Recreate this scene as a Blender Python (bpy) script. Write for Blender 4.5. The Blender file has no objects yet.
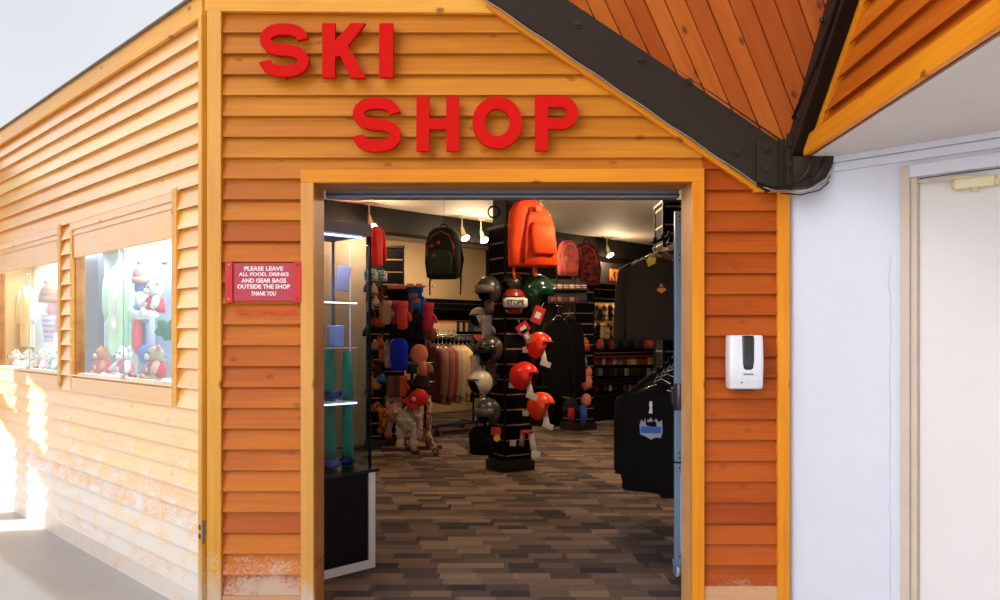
import bpy, bmesh, math, random
from mathutils import Vector, Matrix, noise
rnd = random.Random(7)
SC = bpy.context.scene
COL = SC.collection
R = math.radians
S2 = math.sqrt(2)
# ------------------------------------------------------------------ camera frame (used to convert measured positions)
CH, F, CX, CY = 1.374, 800.0, 500.0, 336.0
WD = 3.912                      # distance of the entrance wall
def P(px, py, d):               # point seen at px,py at real distance d
    return Vector(((px-CX)/F*d, d, CH+(CY-py)/F*d))
def lin(c):
    def f(v):
        v /= 255.0
        return v/12.92 if v <= .04045 else ((v+.055)/1.055)**2.4
    return (f(c[0]), f(c[1]), f(c[2]), 1)

# ------------------------------------------------------------------ materials
class NT:
    def __init__(s, name):
        s.m = bpy.data.materials.new(name); s.m.use_nodes = True
        s.t = s.m.node_tree; s.t.nodes.clear()
        s.out = s.n('ShaderNodeOutputMaterial')
    def n(s, typ, **kw):
        o = s.t.nodes.new(typ)
        for k, v in kw.items():
            setattr(o, k, v)
        return o
    def l(s, a, b): s.t.links.new(a, b)
    def val(s, sock, v):
        if hasattr(v, 'is_linked') or hasattr(v, 'links'): s.l(v, sock)
        else: sock.default_value = v
    def math(s, op, a, b=0.0, c=None, clamp=False):
        o = s.n('ShaderNodeMath', operation=op, use_clamp=clamp)
        s.val(o.inputs[0], a); s.val(o.inputs[1], b)
        if c is not None: s.val(o.inputs[2], c)
        return o.outputs[0]
    def mix(s, f, a, b):
        o = s.n('ShaderNodeMix', data_type='RGBA')
        s.val(o.inputs[0], f); s.val(o.inputs[6], a); s.val(o.inputs[7], b)
        return o.outputs[2]
    def noise(s, vec, scale, detail=3, rough=.5):
        o = s.n('ShaderNodeTexNoise'); s.l(vec, o.inputs['Vector'])
        o.inputs['Scale'].default_value = scale; o.inputs['Detail'].default_value = detail
        o.inputs['Roughness'].default_value = rough
        return o.outputs['Fac']
    def map(s, vec, scale=(1,1,1), rot=(0,0,0), loc=(0,0,0)):
        o = s.n('ShaderNodeMapping'); s.l(vec, o.inputs[0])
        o.inputs['Scale'].default_value = scale; o.inputs['Rotation'].default_value = rot; o.inputs['Location'].default_value = loc
        return o.outputs[0]
    def ramp(s, f, stops):
        o = s.n('ShaderNodeValToRGB'); s.l(f, o.inputs[0])
        e = o.color_ramp.elements
        while len(e) < len(stops): e.new(.5)
        for i, (p, c) in enumerate(stops):
            e[i].position = p; e[i].color = c if len(c) == 4 else (*c, 1)
        return o.outputs[0]
    def smooth(s, v, a, b):
        o = s.n('ShaderNodeMapRange', interpolation_type='SMOOTHSTEP'); s.val(o.inputs[0], v)
        o.inputs[1].default_value = a; o.inputs[2].default_value = b
        return o.outputs[0]
    def bsdf(s, color, rough=.6, metal=0, spec=.5, bump=None, bstr=.3, bdist=.01):
        b = s.n('ShaderNodeBsdfPrincipled')
        s.val(b.inputs['Base Color'], color); s.val(b.inputs['Roughness'], rough)
        b.inputs['Metallic'].default_value = metal; b.inputs['Specular IOR Level'].default_value = spec
        if bump is not None:
            k = s.n('ShaderNodeBump'); k.inputs['Strength'].default_value = bstr; k.inputs['Distance'].default_value = bdist
            s.l(bump, k.inputs['Height']); s.l(k.outputs[0], b.inputs['Normal'])
        s.l(b.outputs[0], s.out.inputs[0]); return b

def wood(name, c_lo, c_hi, pitch=None, phase=0, rough=.45, wear=0.0, wear_top=.7, knots=1.0, wearcol=(205,190,170), spec=.5, board_var=.5, along='X', bright_mottle=0.0, wear_axis='Z', low=None):
    t = NT(name); tc = t.n('ShaderNodeTexCoord'); co = tc.outputs['Object']
    sp = t.n('ShaderNodeSeparateXYZ'); t.l(co, sp.inputs[0])
    z = sp.outputs['Z']
    if pitch:
        src = {'X': z, 'Y': sp.outputs['Y']}[along]
        idx = t.math('FLOOR', t.math('DIVIDE', t.math('SUBTRACT', src, phase), pitch))
        wn = t.n('ShaderNodeTexWhiteNoise', noise_dimensions='1D'); t.l(idx, wn.inputs['W'])
        bv = wn.outputs['Value']
        cb = t.n('ShaderNodeCombineXYZ'); t.l(t.math('MULTIPLY', bv, 37.0), cb.inputs[0]); t.l(t.math('MULTIPLY', bv, 11.0), cb.inputs[1])
        va = t.n('ShaderNodeVectorMath', operation='ADD'); t.l(co, va.inputs[0]); t.l(cb.outputs[0], va.inputs[1]); co2 = va.outputs[0]
    else:
        bv = None; co2 = co
    g = t.noise(t.map(co2, (1.3, 30, 42)), 1.6, 5, .6)
    g2 = t.noise(t.map(co2, (.9, 4, 6)), 1.3, 3, .5)
    f = t.math('ADD', t.math('MULTIPLY', g, .45), t.math('MULTIPLY', g2, .55))
    if bv is not None:
        f = t.math('ADD', f, t.math('MULTIPLY', t.math('SUBTRACT', bv, .5), board_var))
    f = t.smooth(f, .28, .72)
    col = t.mix(f, lin(c_lo), lin(c_hi))
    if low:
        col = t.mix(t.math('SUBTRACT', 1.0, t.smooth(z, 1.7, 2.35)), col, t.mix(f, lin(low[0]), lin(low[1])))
    if knots:
        vo = t.n('ShaderNodeTexVoronoi', voronoi_dimensions='2D'); s2_ = t.n('ShaderNodeSeparateXYZ'); t.l(co2, s2_.inputs[0]); c2_ = t.n('ShaderNodeCombineXYZ')
        t.l(t.math('ADD', t.math('MULTIPLY', s2_.outputs['X'], 1.9), 3.3), c2_.inputs[0]); t.l(t.math('MULTIPLY', s2_.outputs['Y' if along == 'Y' else 'Z'], 3.4), c2_.inputs[1]); t.l(c2_.outputs[0], vo.inputs['Vector']); vo.inputs['Scale'].default_value = 1.0
        k = t.math('SUBTRACT', 1.0, t.smooth(vo.outputs['Distance'], .02, .055), clamp=True)
        col = t.mix(t.math('MULTIPLY', k, .75*knots), col, lin((95, 40, 12)))
    if wear:
        m = t.math('SUBTRACT', 1.0, t.smooth(sp.outputs[wear_axis], 0.02, wear_top))
        w1 = t.noise(t.map(co, (1, 1, 1.4)), 60, 6, .75)
        w2 = t.noise(t.map(co, (1, 1, 2)), 5, 4, .6)
        w = t.math('ADD', t.math('MULTIPLY', w1, .6), t.math('MULTIPLY', w2, .5))
        w = t.math('ADD', w, t.math('MULTIPLY', m, .42))
        w = t.smooth(w, .78, .98)
        w = t.math('MULTIPLY', t.math('MULTIPLY', w, t.smooth(m, 0.02, .5)), wear)
        col = t.mix(w, col, lin(wearcol))
    if bright_mottle:  # pale mottling painted in to make the left wall look brighter lit
        dd = t.smooth(t.noise(t.map(co, (.7, 1, 1)), 2.2, 5, .7), .35, .75)
        col = t.mix(t.math('MULTIPLY', dd, bright_mottle), col, lin((225, 200, 190)))
    bp = t.math('MULTIPLY', g, .5)
    rr = t.math('ADD', t.math('MULTIPLY', g2, .25), rough-.1)
    t.bsdf(col, rr, 0, spec, bp, .12, .004)
    return t.m

def plain(name, c, rough=.6, metal=0, var=.08, scale=8, bump=0.0, spec=.5, emit=0):
    t = NT(name); tc = t.n('ShaderNodeTexCoord'); co = tc.outputs['Object']
    nz = t.noise(co, scale, 4, .6)
    a = lin([v*(1-var) for v in c]); b = lin([min(255, v*(1+var)) for v in c])
    col = t.mix(nz, a, b)
    bs = t.bsdf(col, rough, metal, spec, t.noise(co, scale*12, 2) if bump else None, bump, .003)
    if emit:
        bs.inputs['Emission Color'].default_value = lin(c); bs.inputs['Emission Strength'].default_value = emit
    return t.m
_fab = {}
def fabric(c, c2=None, rough=.85, scale=6, kind='plain'):
    key = (tuple(c), tuple(c2) if c2 else None, kind, rough)
    if key in _fab: return _fab[key]
    t = NT('fabric_%d_%d_%d' % tuple(int(v) for v in c)); tc = t.n('ShaderNodeTexCoord'); co = tc.outputs['Object']
    if kind == 'plain':
        nz = t.noise(co, scale, 3)
        col = t.mix(nz, lin([v*.82 for v in c]), lin([min(255, v*1.12) for v in c]))
    elif kind == 'dye':
        nz = t.noise(co, 9, 3, .6)
        col = t.ramp(nz, [(.3, lin(c)), (.45, lin((176, 84, 84))), (.55, lin(c2)), (.68, lin((90, 70, 150)))])
    elif kind == 'blotch':
        nz = t.smooth(t.noise(co, 22, 3, .6), .47, .53)
        col = t.mix(nz, lin(c), lin(c2))
    elif kind == 'stripe':
        wv = t.n('ShaderNodeTexWave', bands_direction='Z'); t.l(co, wv.inputs[0]); wv.inputs['Scale'].default_value = 7; wv.inputs['Distortion'].default_value = .6
        col = t.mix(t.smooth(wv.outputs['Fac'], .4, .6), lin(c), lin(c2))
    bs = t.bsdf(col, rough, 0, .3, t.noise(co, 90, 2), .3, .004)
    if max(c) < 70: bs.inputs['Specular IOR Level'].default_value = .12
    _fab[key] = t.m
    return t.m
def glassy(name, tint=(235,245,250), refl=.5):
    t = NT(name)
    tr = t.n('ShaderNodeBsdfTransparent'); tr.inputs[0].default_value = lin(tint)
    gl = t.n('ShaderNodeBsdfGlossy'); gl.inputs['Roughness'].default_value = .03
    lw = t.n('ShaderNodeFresnel'); lw.inputs['IOR'].default_value = 1.5
    mx = t.n('ShaderNodeMixShader'); ge = t.n('ShaderNodeNewGeometry'); t.l(t.math('MULTIPLY', t.math('MULTIPLY', lw.outputs[0], refl, clamp=True), t.math('SUBTRACT', 1.0, ge.outputs['Backfacing'])), mx.inputs[0]); t.l(tr.outputs[0], mx.inputs[1]); t.l(gl.outputs[0], mx.inputs[2])
    t.l(mx.outputs[0], t.out.inputs[0]); return t.m
def emitm(name, c, s):
    t = NT(name); e = t.n('ShaderNodeEmission'); e.inputs[0].default_value = lin(c); e.inputs[1].default_value = s
    t.l(e.outputs[0], t.out.inputs[0]); return t.m

PITCH = .1012
M = {}
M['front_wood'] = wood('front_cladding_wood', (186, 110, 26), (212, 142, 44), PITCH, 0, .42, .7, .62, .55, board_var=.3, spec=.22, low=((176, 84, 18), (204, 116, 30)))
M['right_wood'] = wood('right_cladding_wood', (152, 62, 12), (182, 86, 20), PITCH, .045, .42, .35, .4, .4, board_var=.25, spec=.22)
M['left_wood'] = wood('left_cladding_wood', (238, 168, 74), (250, 204, 112), PITCH, 0, .32, 1.0, 1.5, .35, (232, 222, 210), .9, .35, bright_mottle=.28)  # paler than the front wood; the extra brightness stands in for stronger light
M['left_fascia'] = wood('window_fascia_wood', (234, 170, 94), (246, 196, 124), None, 0, .36, 0, .7, .8, bright_mottle=.4)
M['trim_wood'] = wood('yellow_trim_wood', (206, 138, 34), (230, 168, 54), None, 0, .4, .8, .55, 1.0, wear_axis='X')
M['trim_orange'] = wood('orange_trim_wood', (206, 116, 16), (228, 146, 28), None, 0, .42, 0, .55, 1.0, spec=.25)
M['trim_gold'] = wood('golden_trim_wood', (216, 144, 42), (238, 174, 66), None, 0, .42, 0, .5, 1.0, spec=.3)
M['plinth_wood'] = wood('worn_plinth_wood', (190, 112, 36), (214, 140, 56), None, 0, .5, .38, .5, .6, spec=.25)
M['jamb_plain'] = wood('tan_jamb_wood', (196, 138, 84), (216, 164, 110), None, 0, .5, 0, .5, .7, spec=.3)
M['jamb_wood'] = wood('jamb_wood', (150, 92, 40), (190, 126, 66), None, 0, .5, 0, .5, .7)
M['jamb_light'] = wood('pale_jamb_wood', (202, 136, 52), (222, 162, 76), None, 0, .5, .9, .4, .7, wear_axis='X')
M['soffit'] = wood('soffit_plank_wood', (168, 76, 22), (200, 106, 36), .09, 0, .36, 0, .5, 1.0, board_var=.3, spec=.3, along='Y')
M['gable'] = wood('gable_cladding_wood', (172, 82, 14), (206, 114, 26), PITCH, 0, .45, 0, .5, .4, board_var=.25, spec=.25)
M['beam'] = plain('dark_brown_painted_steel', (44, 33, 24), .55, 0, .12, 14, .08, .25)
M['bolt'] = plain('bolt_steel', (60, 52, 46), .4, .6)
M['cable'] = plain('silver_cable', (140, 138, 138), .35, .6)
M['black'] = plain('matt_black', (13, 12, 12), .6, 0, .2, spec=.2)
M['black_plastic'] = plain('black_plastic', (22, 22, 24), .35, 0, .1)
M['slat'] = plain('black_slatwall', (26, 23, 21), .5, 0, .15)
M['slat_edge'] = plain('slatwall_metal_groove', (120, 100, 78), .4, .5)
M['red'] = plain('red_letter_paint', (204, 16, 8), .7, 0, .05, 30, .05, .12)
M['red_side'] = plain('red_sign_ends', (200, 20, 18), .4, 0, .05)
M['sign_panel'] = plain('pinkish_red_sign_panel', (186, 48, 62), .35, 0, .04)
M['white_paint'] = plain('white_sign_lettering', (245, 235, 235), .5)
M['red_paint'] = plain('red_wall_lettering', (226, 44, 14), .6)
M['white_plastic'] = plain('white_plastic', (226, 226, 230), .3, 0, .02)
M['smoke_plastic'] = plain('smoke_grey_plastic', (42, 40, 42), .25)
M['blue_ink'] = plain('blue_ink', (20, 110, 140), .4)
M['steel_blue'] = plain('sky_tinted_aluminium', (120, 150, 180), .35, .25, .05)  # blue of the reflected sky is painted into the aluminium
M['chrome'] = plain('chrome_wire', (190, 185, 178), .25, .9)
M['gray_metal'] = plain('grey_gate_rail', (120, 122, 132), .4, .4)
M['white_lam'] = plain('white_laminate', (222, 218, 214), .5)
M['cream'] = plain('cream_enamel', (214, 200, 160), .4)
M['rackwood'] = plain('dark_red_wood', (96, 42, 24), .5)
M['yellow_tag'] = plain('yellow_tag', (225, 185, 30), .5)
M['white_tag'] = plain('white_card_tag', (215, 205, 195), .6)
M['cream_board'] = plain('painted_beige_wall', (196, 168, 130), .8, 0, .04, 2)
M['glass'] = glassy('shop_window_glass', (244, 251, 252), 1.0)
M['case_glass'] = glassy('display_case_glass', (238, 244, 252), 1.6)
M['glass_edge'] = plain('green_grey_glass_edge', (110, 150, 150), .2)
M['lamp'] = emitm('lamp_lens', (255, 226, 170), 40)
M['tube'] = emitm('display_tube', (235, 242, 255), 9)
M['led'] = emitm('case_led_strip', (190, 210, 255), 5)

def ceil_mat():
    t = NT('shop_ceiling_plaster'); co = t.n('ShaderNodeTexCoord').outputs['Object']
    t.bsdf(t.mix(t.noise(co, 1.5, 3), lin((140, 128, 118)), lin((160, 148, 136))), .75); return t.m
M['ceiling'] = ceil_mat()
def white_wall():
    t = NT('white_painted_block_wall'); co = t.n('ShaderNodeTexCoord').outputs['Object']
    a = t.noise(co, 3, 5, .7); b = t.noise(co, 45, 4, .6)
    col = t.mix(a, lin((198, 201, 212)), lin((213, 215, 223)))
    col = t.mix(t.smooth(b, .68, .78), col, lin((190, 186, 190)))
    t.bsdf(col, .6, 0, .4, t.math('ADD', b, a), .25, .006); return t.m
M['white_wall'] = white_wall()
M['white_door'] = plain('warm_white_door_paint', (216, 208, 205), .5, 0, .03, 2, .05)
M['door_frame'] = plain('worn_beige_door_frame', (196, 178, 160), .5, 0, .06, 6, .1)
M['white_soffit'] = plain('off_white_ceiling_paint', (206, 200, 196), .7, 0, .03, 3)
def carpet():
    t = NT('carpet_planks'); co = t.n('ShaderNodeTexCoord').outputs['Object']
    sp = t.n('ShaderNodeSeparateXYZ'); t.l(co, sp.inputs[0])
    def cell(w, h, seed):
        row = t.math('FLOOR', t.math('DIVIDE', sp.outputs['Y'], h))
        off = t.math('MULTIPLY', t.math('FRACT', t.math('MULTIPLY', row, .377)), w*3)
        cx = t.math('FLOOR', t.math('DIVIDE', t.math('ADD', sp.outputs['X'], off), w))
        cb = t.n('ShaderNodeCombineXYZ'); t.l(cx, cb.inputs[0]); t.l(row, cb.inputs[1]); cb.inputs[2].default_value = seed
        w_ = t.n('ShaderNodeTexWhiteNoise', noise_dimensions='3D'); t.l(cb.outputs[0], w_.inputs[0]); return w_.outputs[0]
    v = t.math('ADD', t.math('MULTIPLY', cell(.21, .105, 1), .5), t.math('ADD', t.math('MULTIPLY', cell(.42, .21, 5), .36), .12))
    fine = t.noise(t.map(co, (50, 260, 1)), 1, 3, .7)
    v = t.math('ADD', v, t.math('MULTIPLY', t.math('SUBTRACT', fine, .5), .5))
    col = t.ramp(v, [(.15, lin((46, 42, 46))), (.4, lin((76, 64, 60))), (.65, lin((112, 92, 80))), (.95, lin((138, 116, 98)))])
    t.bsdf(col, .95, 0, .15, fine, .5, .006); return t.m
M['carpet'] = carpet()
def concrete():
    t = NT('concrete_slab'); co = t.n('ShaderNodeTexCoord').outputs['Object']
    a = t.noise(co, 1.3, 6, .65); b = t.noise(co, 60, 3, .6)
    col = t.mix(a, lin((176, 173, 168)), lin((206, 203, 198)))
    col = t.mix(t.smooth(b, .62, .8), col, lin((120, 118, 115)))
    t.bsdf(col, .6, 0, .4, b, .15, .004); return t.m
M['concrete'] = concrete()

# ------------------------------------------------------------------ mesh builder
class MB:
    def __init__(s): s.bm = bmesh.new(); s.mats = []
    def _mi(s, m):
        if m is None: return 0
        if m not in s.mats: s.mats.append(m)
        return s.mats.index(m)
    def quadgrid(s, rings, closed=True, caps=True, mi=0, smooth=True):
        vs = [[s.bm.verts.new(p) for p in r] for r in rings]
        n = len(rings[0])
        for a, b in zip(vs[:-1], vs[1:]):
            for i in range(n if closed else n-1):
                j = (i+1) % n
                f = s.bm.faces.new((a[i], a[j], b[j], b[i])); f.material_index = mi; f.smooth = smooth
        if caps and closed:
            for r in (list(reversed(vs[0])), vs[-1]):
                f = s.bm.faces.new(r); f.material_index = mi; f.smooth = False
        return vs
    def box(s, lo, hi, m=None, mat=None, bev=0):
        lo = Vector(lo); hi = Vector(hi); mi = s._mi(m)
        cs = [Vector((x, y, z)) for z in (lo.z, hi.z) for x, y in ((lo.x, lo.y), (hi.x, lo.y), (hi.x, hi.y), (lo.x, hi.y))]
        if mat: cs = [mat @ c for c in cs]
        v = [s.bm.verts.new(c) for c in cs]
        fs = []
        for q in ((3,2,1,0), (4,5,6,7), (0,1,5,4), (1,2,6,5), (2,3,7,6), (3,0,4,7)):
            f = s.bm.faces.new([v[i] for i in q]); f.material_index = mi; fs.append(f)
        if bev:
            es = list({e for f in fs for e in f.edges})
            bmesh.ops.bevel(s.bm, geom=es, offset=bev, segments=2, affect='EDGES', profile=.6)
        return s
    def loft(s, secs, n=18, m=None, pw=2.0, mat=None, caps=True, smooth=True, wr=0, seed=0):
        # secs: (cx, cy, z, rx, ry)
        mi = s._mi(m); rings = []
        for (cx, cy, z, rx, ry) in secs:
            r = []
            for i in range(n):
                a = 2*math.pi*i/n; c, sn = math.cos(a), math.sin(a)
                x = math.copysign(abs(c)**(2/pw), c)*rx; y = math.copysign(abs(sn)**(2/pw), sn)*ry
                p = Vector((cx+x, cy+y, z))
                if wr:
                    k = noise.noise(Vector((p.x*7+seed, p.y*7, p.z*2.5)))*wr
                    p += Vector((c*k*.5, sn*k*1.6, 0))
                r.append(mat @ p if mat else p)
            rings.append(r)
        s.quadgrid(rings, True, caps, mi, smooth); return s
    def tube(s, pts, rad, n=8, m=None, flat=1.0, caps=True):
        mi = s._mi(m); pts = [Vector(p) for p in pts]; rings = []
        if not hasattr(rad, '__len__'): rad = [rad]*len(pts)
        up = None
        for i, p in enumerate(pts):
            d = (pts[min(i+1, len(pts)-1)]-pts[max(i-1, 0)]).normalized()
            if up is None:
                up = Vector((0, 1, 0)) if abs(d.y) < .9 else Vector((1, 0, 0))
            a = d.cross(up)
            if a.length < 1e-4: a = d.cross(Vector((1, 0, 0)))
            a.normalize(); b = a.cross(d).normalized(); up = b
            rings.append([p + (a*math.cos(2*math.pi*k/n) + b*math.sin(2*math.pi*k/n)*flat)*rad[i] for k in range(n)])
        s.quadgrid(rings, True, caps, mi); return s
    def ell(s, c, r, m=None, n=16, rot=None, zlo=-1, zhi=1, wr=0):
        mi = s._mi(m); c = Vector(c); rings = []; k = max(6, n//2)
        for i in range(k+1):
            t = zlo + (zhi-zlo)*i/k
            a = math.asin(zlo) + (math.asin(zhi)-math.asin(zlo))*i/k
            z = math.sin(a); q = max(math.cos(a), .02)
            rr = []
            for j in range(n):
                b = 2*math.pi*j/n
                p = Vector((math.cos(b)*q*r[0], math.sin(b)*q*r[1], z*r[2]))
                if wr: p *= 1 + noise.noise((p+c)*30)*wr
                if rot: p = rot @ p
                rr.append(c+p)
            rings.append(rr)
        s.quadgrid(rings, True, True, mi); return s
    def prism(s, poly, y0, y1, m=None, mat=None):     # poly in xz, extruded along y
        mi = s._mi(m)
        a = [Vector((x, y0, z)) for x, z in poly]; b = [Vector((x, y1, z)) for x, z in poly]
        if mat: a = [mat @ p for p in a]; b = [mat @ p for p in b]
        va = [s.bm.verts.new(p) for p in a]; vb = [s.bm.verts.new(p) for p in b]; n = len(poly)
        f1 = s.bm.faces.new(va); f2 = s.bm.faces.new(list(reversed(vb))); f1.material_index = f2.material_index = mi
        for i in range(n):
            j = (i+1) % n
            f = s.bm.faces.new((va[j], va[i], vb[i], vb[j])); f.material_index = mi
        return s
    def mesh(s, name, mat=None):
        bmesh.ops.recalc_face_normals(s.bm, faces=s.bm.faces)
        me = bpy.data.meshes.new(name); s.bm.to_mesh(me); s.bm.free()
        for m in (s.mats if s.mats else [mat or M['black']]): me.materials.append(m)
        return me
    def build(s, name, mat=None, parent=None, loc=None, rotz=0):
        o = bpy.data.objects.new(name, s.mesh(name, mat)); COL.objects.link(o)
        if parent: o.parent = parent
        if loc is not None: o.location = loc
        if rotz: o.rotation_euler = (0, 0, rotz)
        return o
def tag(o, label, cat, group=None):
    o['label'] = label; o['category'] = cat
    if group: o['group'] = group
    return o
def struct(o): o['kind'] = 'structure'; return o
def thing(name, label, cat, loc, rotz=0, group=None, scale=1, rot=None):
    o = bpy.data.objects.new(name, None); COL.objects.link(o); o.empty_display_size = .05
    o.location = loc; o.rotation_euler = rot if rot else (0, 0, rotz)
    o.scale = (scale,)*3 if not hasattr(scale, '__len__') else scale
    return tag(o, label, cat, group)
# prototypes: list of (part name, mesh, [sub-parts]); placing makes individual objects that share mesh data
def put(kind, parts, loc, label, cat, group=None, rotz=0, scale=1, mats={}, rot=None):
    root = thing(kind, label, cat, loc, rotz, group, scale, rot)
    for p in parts:
        nm, me = p[0], p[1]
        o = bpy.data.objects.new(nm, me); COL.objects.link(o); o.parent = root
        if nm in mats:
            o.material_slots[0].link = 'OBJECT'; o.material_slots[0].material = mats[nm]
        for q in (p[2] if len(p) > 2 else ()):
            c = bpy.data.objects.new(q[0], q[1]); COL.objects.link(c); c.parent = o
            if q[0] in mats:
                c.material_slots[0].link = 'OBJECT'; c.material_slots[0].material = mats[q[0]]
    return root
def one(kind, me, loc, label, cat, group=None, rotz=0, scale=1, mat=None, rot=None):
    o = bpy.data.objects.new(kind, me); COL.objects.link(o)
    o.location = loc; o.rotation_euler = rot if rot else (0, 0, rotz); o.scale = (scale,)*3 if not hasattr(scale, '__len__') else scale
    if mat: o.material_slots[0].link = 'OBJECT'; o.material_slots[0].material = mat
    return tag(o, label, cat, group)
def board(name, p0, p1, width, thick, mat, nrm, parent=None, bev=.003, up=None):
    # plank whose local x runs p0->p1, centred, face toward nrm
    p0 = Vector(p0); p1 = Vector(p1); x = (p1-p0).normalized(); nrm = Vector(nrm); nrm = (nrm - x*nrm.dot(x)).normalized()
    y = -nrm; z = x.cross(y)
    b = MB(); L = (p1-p0).length
    b.box((0, -thick, -width/2), (L, 0, width/2), bev=bev)
    o = b.build(name, mat, parent)
    m = Matrix((x, y, z)).transposed().to_4x4(); m.translation = p0
    o.matrix_world = m
    return o
TR = [0]
def trim(*a, **k):
    TR[0] += 1
    return struct(board('trim_%d' % TR[0], *a, **k))

# ------------------------------------------------------------------ cladding
def cladding(name, mat, z0, z1, spans, loc, rotz, phase=0, pitch=PITCH, cuts=(), back=.1):
    b = MB(); i = math.floor((z0-phase)/pitch); bm = b.bm
    while phase + i*pitch < z1:
        lo, hi = phase+i*pitch, phase+(i+1)*pitch
        zz = [max(lo, z0)] + [c for c in sorted(cuts) if max(lo, z0) < c < min(hi, z1)] + [min(hi, z1)]
        yat = lambda z: -.030 + .026*(z-lo)/(hi-lo)
        for a, c in zip(zz[:-1], zz[1:]):
            if c-a < 1e-4: continue
            sa, sc = spans(a+1e-4), spans(c-1e-4)
            for (xl, xr), (ul, ur) in zip(sa, sc):
                if xr-xl < .002 and ur-ul < .002: continue
                q = [bm.verts.new(v) for v in ((xl, yat(a), a), (xr, yat(a), a), (ur, yat(c), c), (ul, yat(c), c))]
                bm.faces.new(q)
                if abs(a-lo) < 1e-5:      # overlapping lip, with an undercut behind it
                    w = [bm.verts.new(v) for v in ((xl, -.002, a+.010), (xr, -.002, a+.010))]
                    bm.faces.new((q[1], q[0], w[0], w[1]))
                    v2 = [bm.verts.new(v) for v in ((xl, -.002, a-.004), (xr, -.002, a-.004))]
                    bm.faces.new((w[1], w[0], v2[0], v2[1]))
                # solid back
                k = [bm.verts.new(v) for v in ((xl, back, a), (xr, back, a), (ur, back, c), (ul, back, c))]
                bm.faces.new(list(reversed(k)))
                bm.faces.new((q[0], q[3], k[3], k[0])); bm.faces.new((q[2], q[1], k[1], k[2]))
        i += 1
    me = bpy.data.meshes.new(name); bm.to_mesh(me); bm.free(); me.materials.append(mat)
    o = bpy.data.objects.new(name, me); COL.objects.link(o); o.location = loc; o.rotation_euler = (0, 0, rotz)
    return struct(o)

# ---- entrance wall (faces the camera) : local x = world x, z = world z
WX0, WX1 = -1.418, 1.413
def wx(px): return (px-CX)/F*WD
def wz(py): return CH+(CY-py)/F*WD
DL, DR, DT = wx(313), wx(692), wz(181)
(dx0, dz0), (dx1, dz1) = (wx(495.6), wz(9)), (wx(755.6), wz(187))
def diag(z): return dx0 + (z-dz0)/(dz1-dz0)*(dx1-dx0)
PHL = wz(490) % PITCH; PHR = wz(584) % PITCH
def sp_left(z):
    r = min(WX1-.05, diag(z)) if z > dz1 else WX1-.05
    if z < DT: return [(WX0+.01, DL)]
    return [(WX0+.01, r)] if z > wz(171)+.0 else [(WX0+.01, r)]
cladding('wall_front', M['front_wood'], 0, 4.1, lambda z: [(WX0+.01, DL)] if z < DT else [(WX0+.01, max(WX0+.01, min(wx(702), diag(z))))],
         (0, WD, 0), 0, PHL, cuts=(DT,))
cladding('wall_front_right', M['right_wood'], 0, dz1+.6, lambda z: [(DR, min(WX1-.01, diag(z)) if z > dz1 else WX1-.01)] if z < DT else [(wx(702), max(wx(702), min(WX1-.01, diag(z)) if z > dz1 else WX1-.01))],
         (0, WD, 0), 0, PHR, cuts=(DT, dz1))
fw = (0, -1, 0); Y = WD
# corner post, top rail, diagonal trim, casings, plinths
trim((wx(217), Y-.012, 0), (wx(217), Y-.012, wz(13)), wx(224)-wx(210), .03, M['trim_wood'], fw)
trim((wx(208), Y-.013, wz(5)), (wx(500), Y-.013, wz(7)), wz(-5)-wz(14), .03, M['trim_gold'], fw)
trim((wx(489), Y-.016, wz(5.5)), (wx(757), Y-.016, wz(188)), .062, .036, M['trim_orange'], fw)
trim((wx(751), Y-.016, wz(189)), (wx(788), Y-.016, wz(189)), .045, .034, M['trim_orange'], fw)
trim((wx(780.8), Y-.012, 0), (wx(780.8), Y-.012, wz(193)), .058, .03, M['trim_orange'], fw)
trim((wx(309.3), Y-.015, 0), (wx(309.3), Y-.015, wz(183)), .062, .032, M['jamb_light'], fw)
trim((wx(696), Y-.015, 0), (wx(696), Y-.015, wz(183)), .06, .032, M['trim_orange'], fw)
trim((wx(303), Y-.015, wz(178)), (wx(702), Y-.015, wz(177)), .064, .034, M['trim_orange'], fw)
trim((wx(224), Y-.012, wz(606)), (wx(303), Y-.012, wz(606)), .12, .022, M['plinth_wood'], fw)
trim((wx(702), Y-.012, wz(601)), (wx(777), Y-.012, wz(601)), .165, .022, M['plinth_wood'], fw)
# jamb linings
JL, JR = wx(315.2), wx(690)
trim((JL, Y-.03, 0), (JL, Y-.03, wz(183)), .001, .001, M['jamb_wood'], (1, 0, 0)) if False else None
def solid(name, lo, hi, mat, bev=.002):
    b = MB(); c = [(lo[i]+hi[i])/2 for i in range(3)]; h = [(hi[i]-lo[i])/2 for i in range(3)]
    b.box([-v for v in h], h, bev=bev); o = b.build(name, mat); o.location = c; return o
TRN = lambda: TR.__setitem__(0, TR[0]+1) or 'trim_%d' % TR[0]
struct(solid(TRN(), (JL-.03, Y-.03, 0), (JL, Y+.20, wz(183)+.03), M['jamb_wood']))
struct(solid(TRN(), (JR, Y-.03, 0), (JR+.03, Y+.19, wz(183)+.03), M['jamb_plain']))
struct(solid(TRN(), (JL-.0, Y-.03, wz(183)), (JR+.0, Y+.19, wz(183)+.04), M['jamb_wood']))
# inner faces of the wall around the opening
struct(solid('wall_front_inner', (WX0+.2, Y+.10, 0), (JL-.03, Y+.19, 3.0), M['cream_board']))
struct(solid('wall_front_inner_right', (JR+.03, Y+.10, 0), (WX1+.1, Y+.19, 3.0), M['cream_board']))
struct(solid('wall_front_inner_top', (JL-.03, Y+.10, wz(183)+.04), (JR+.03, Y+.19, 3.0), M['cream_board']))
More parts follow.
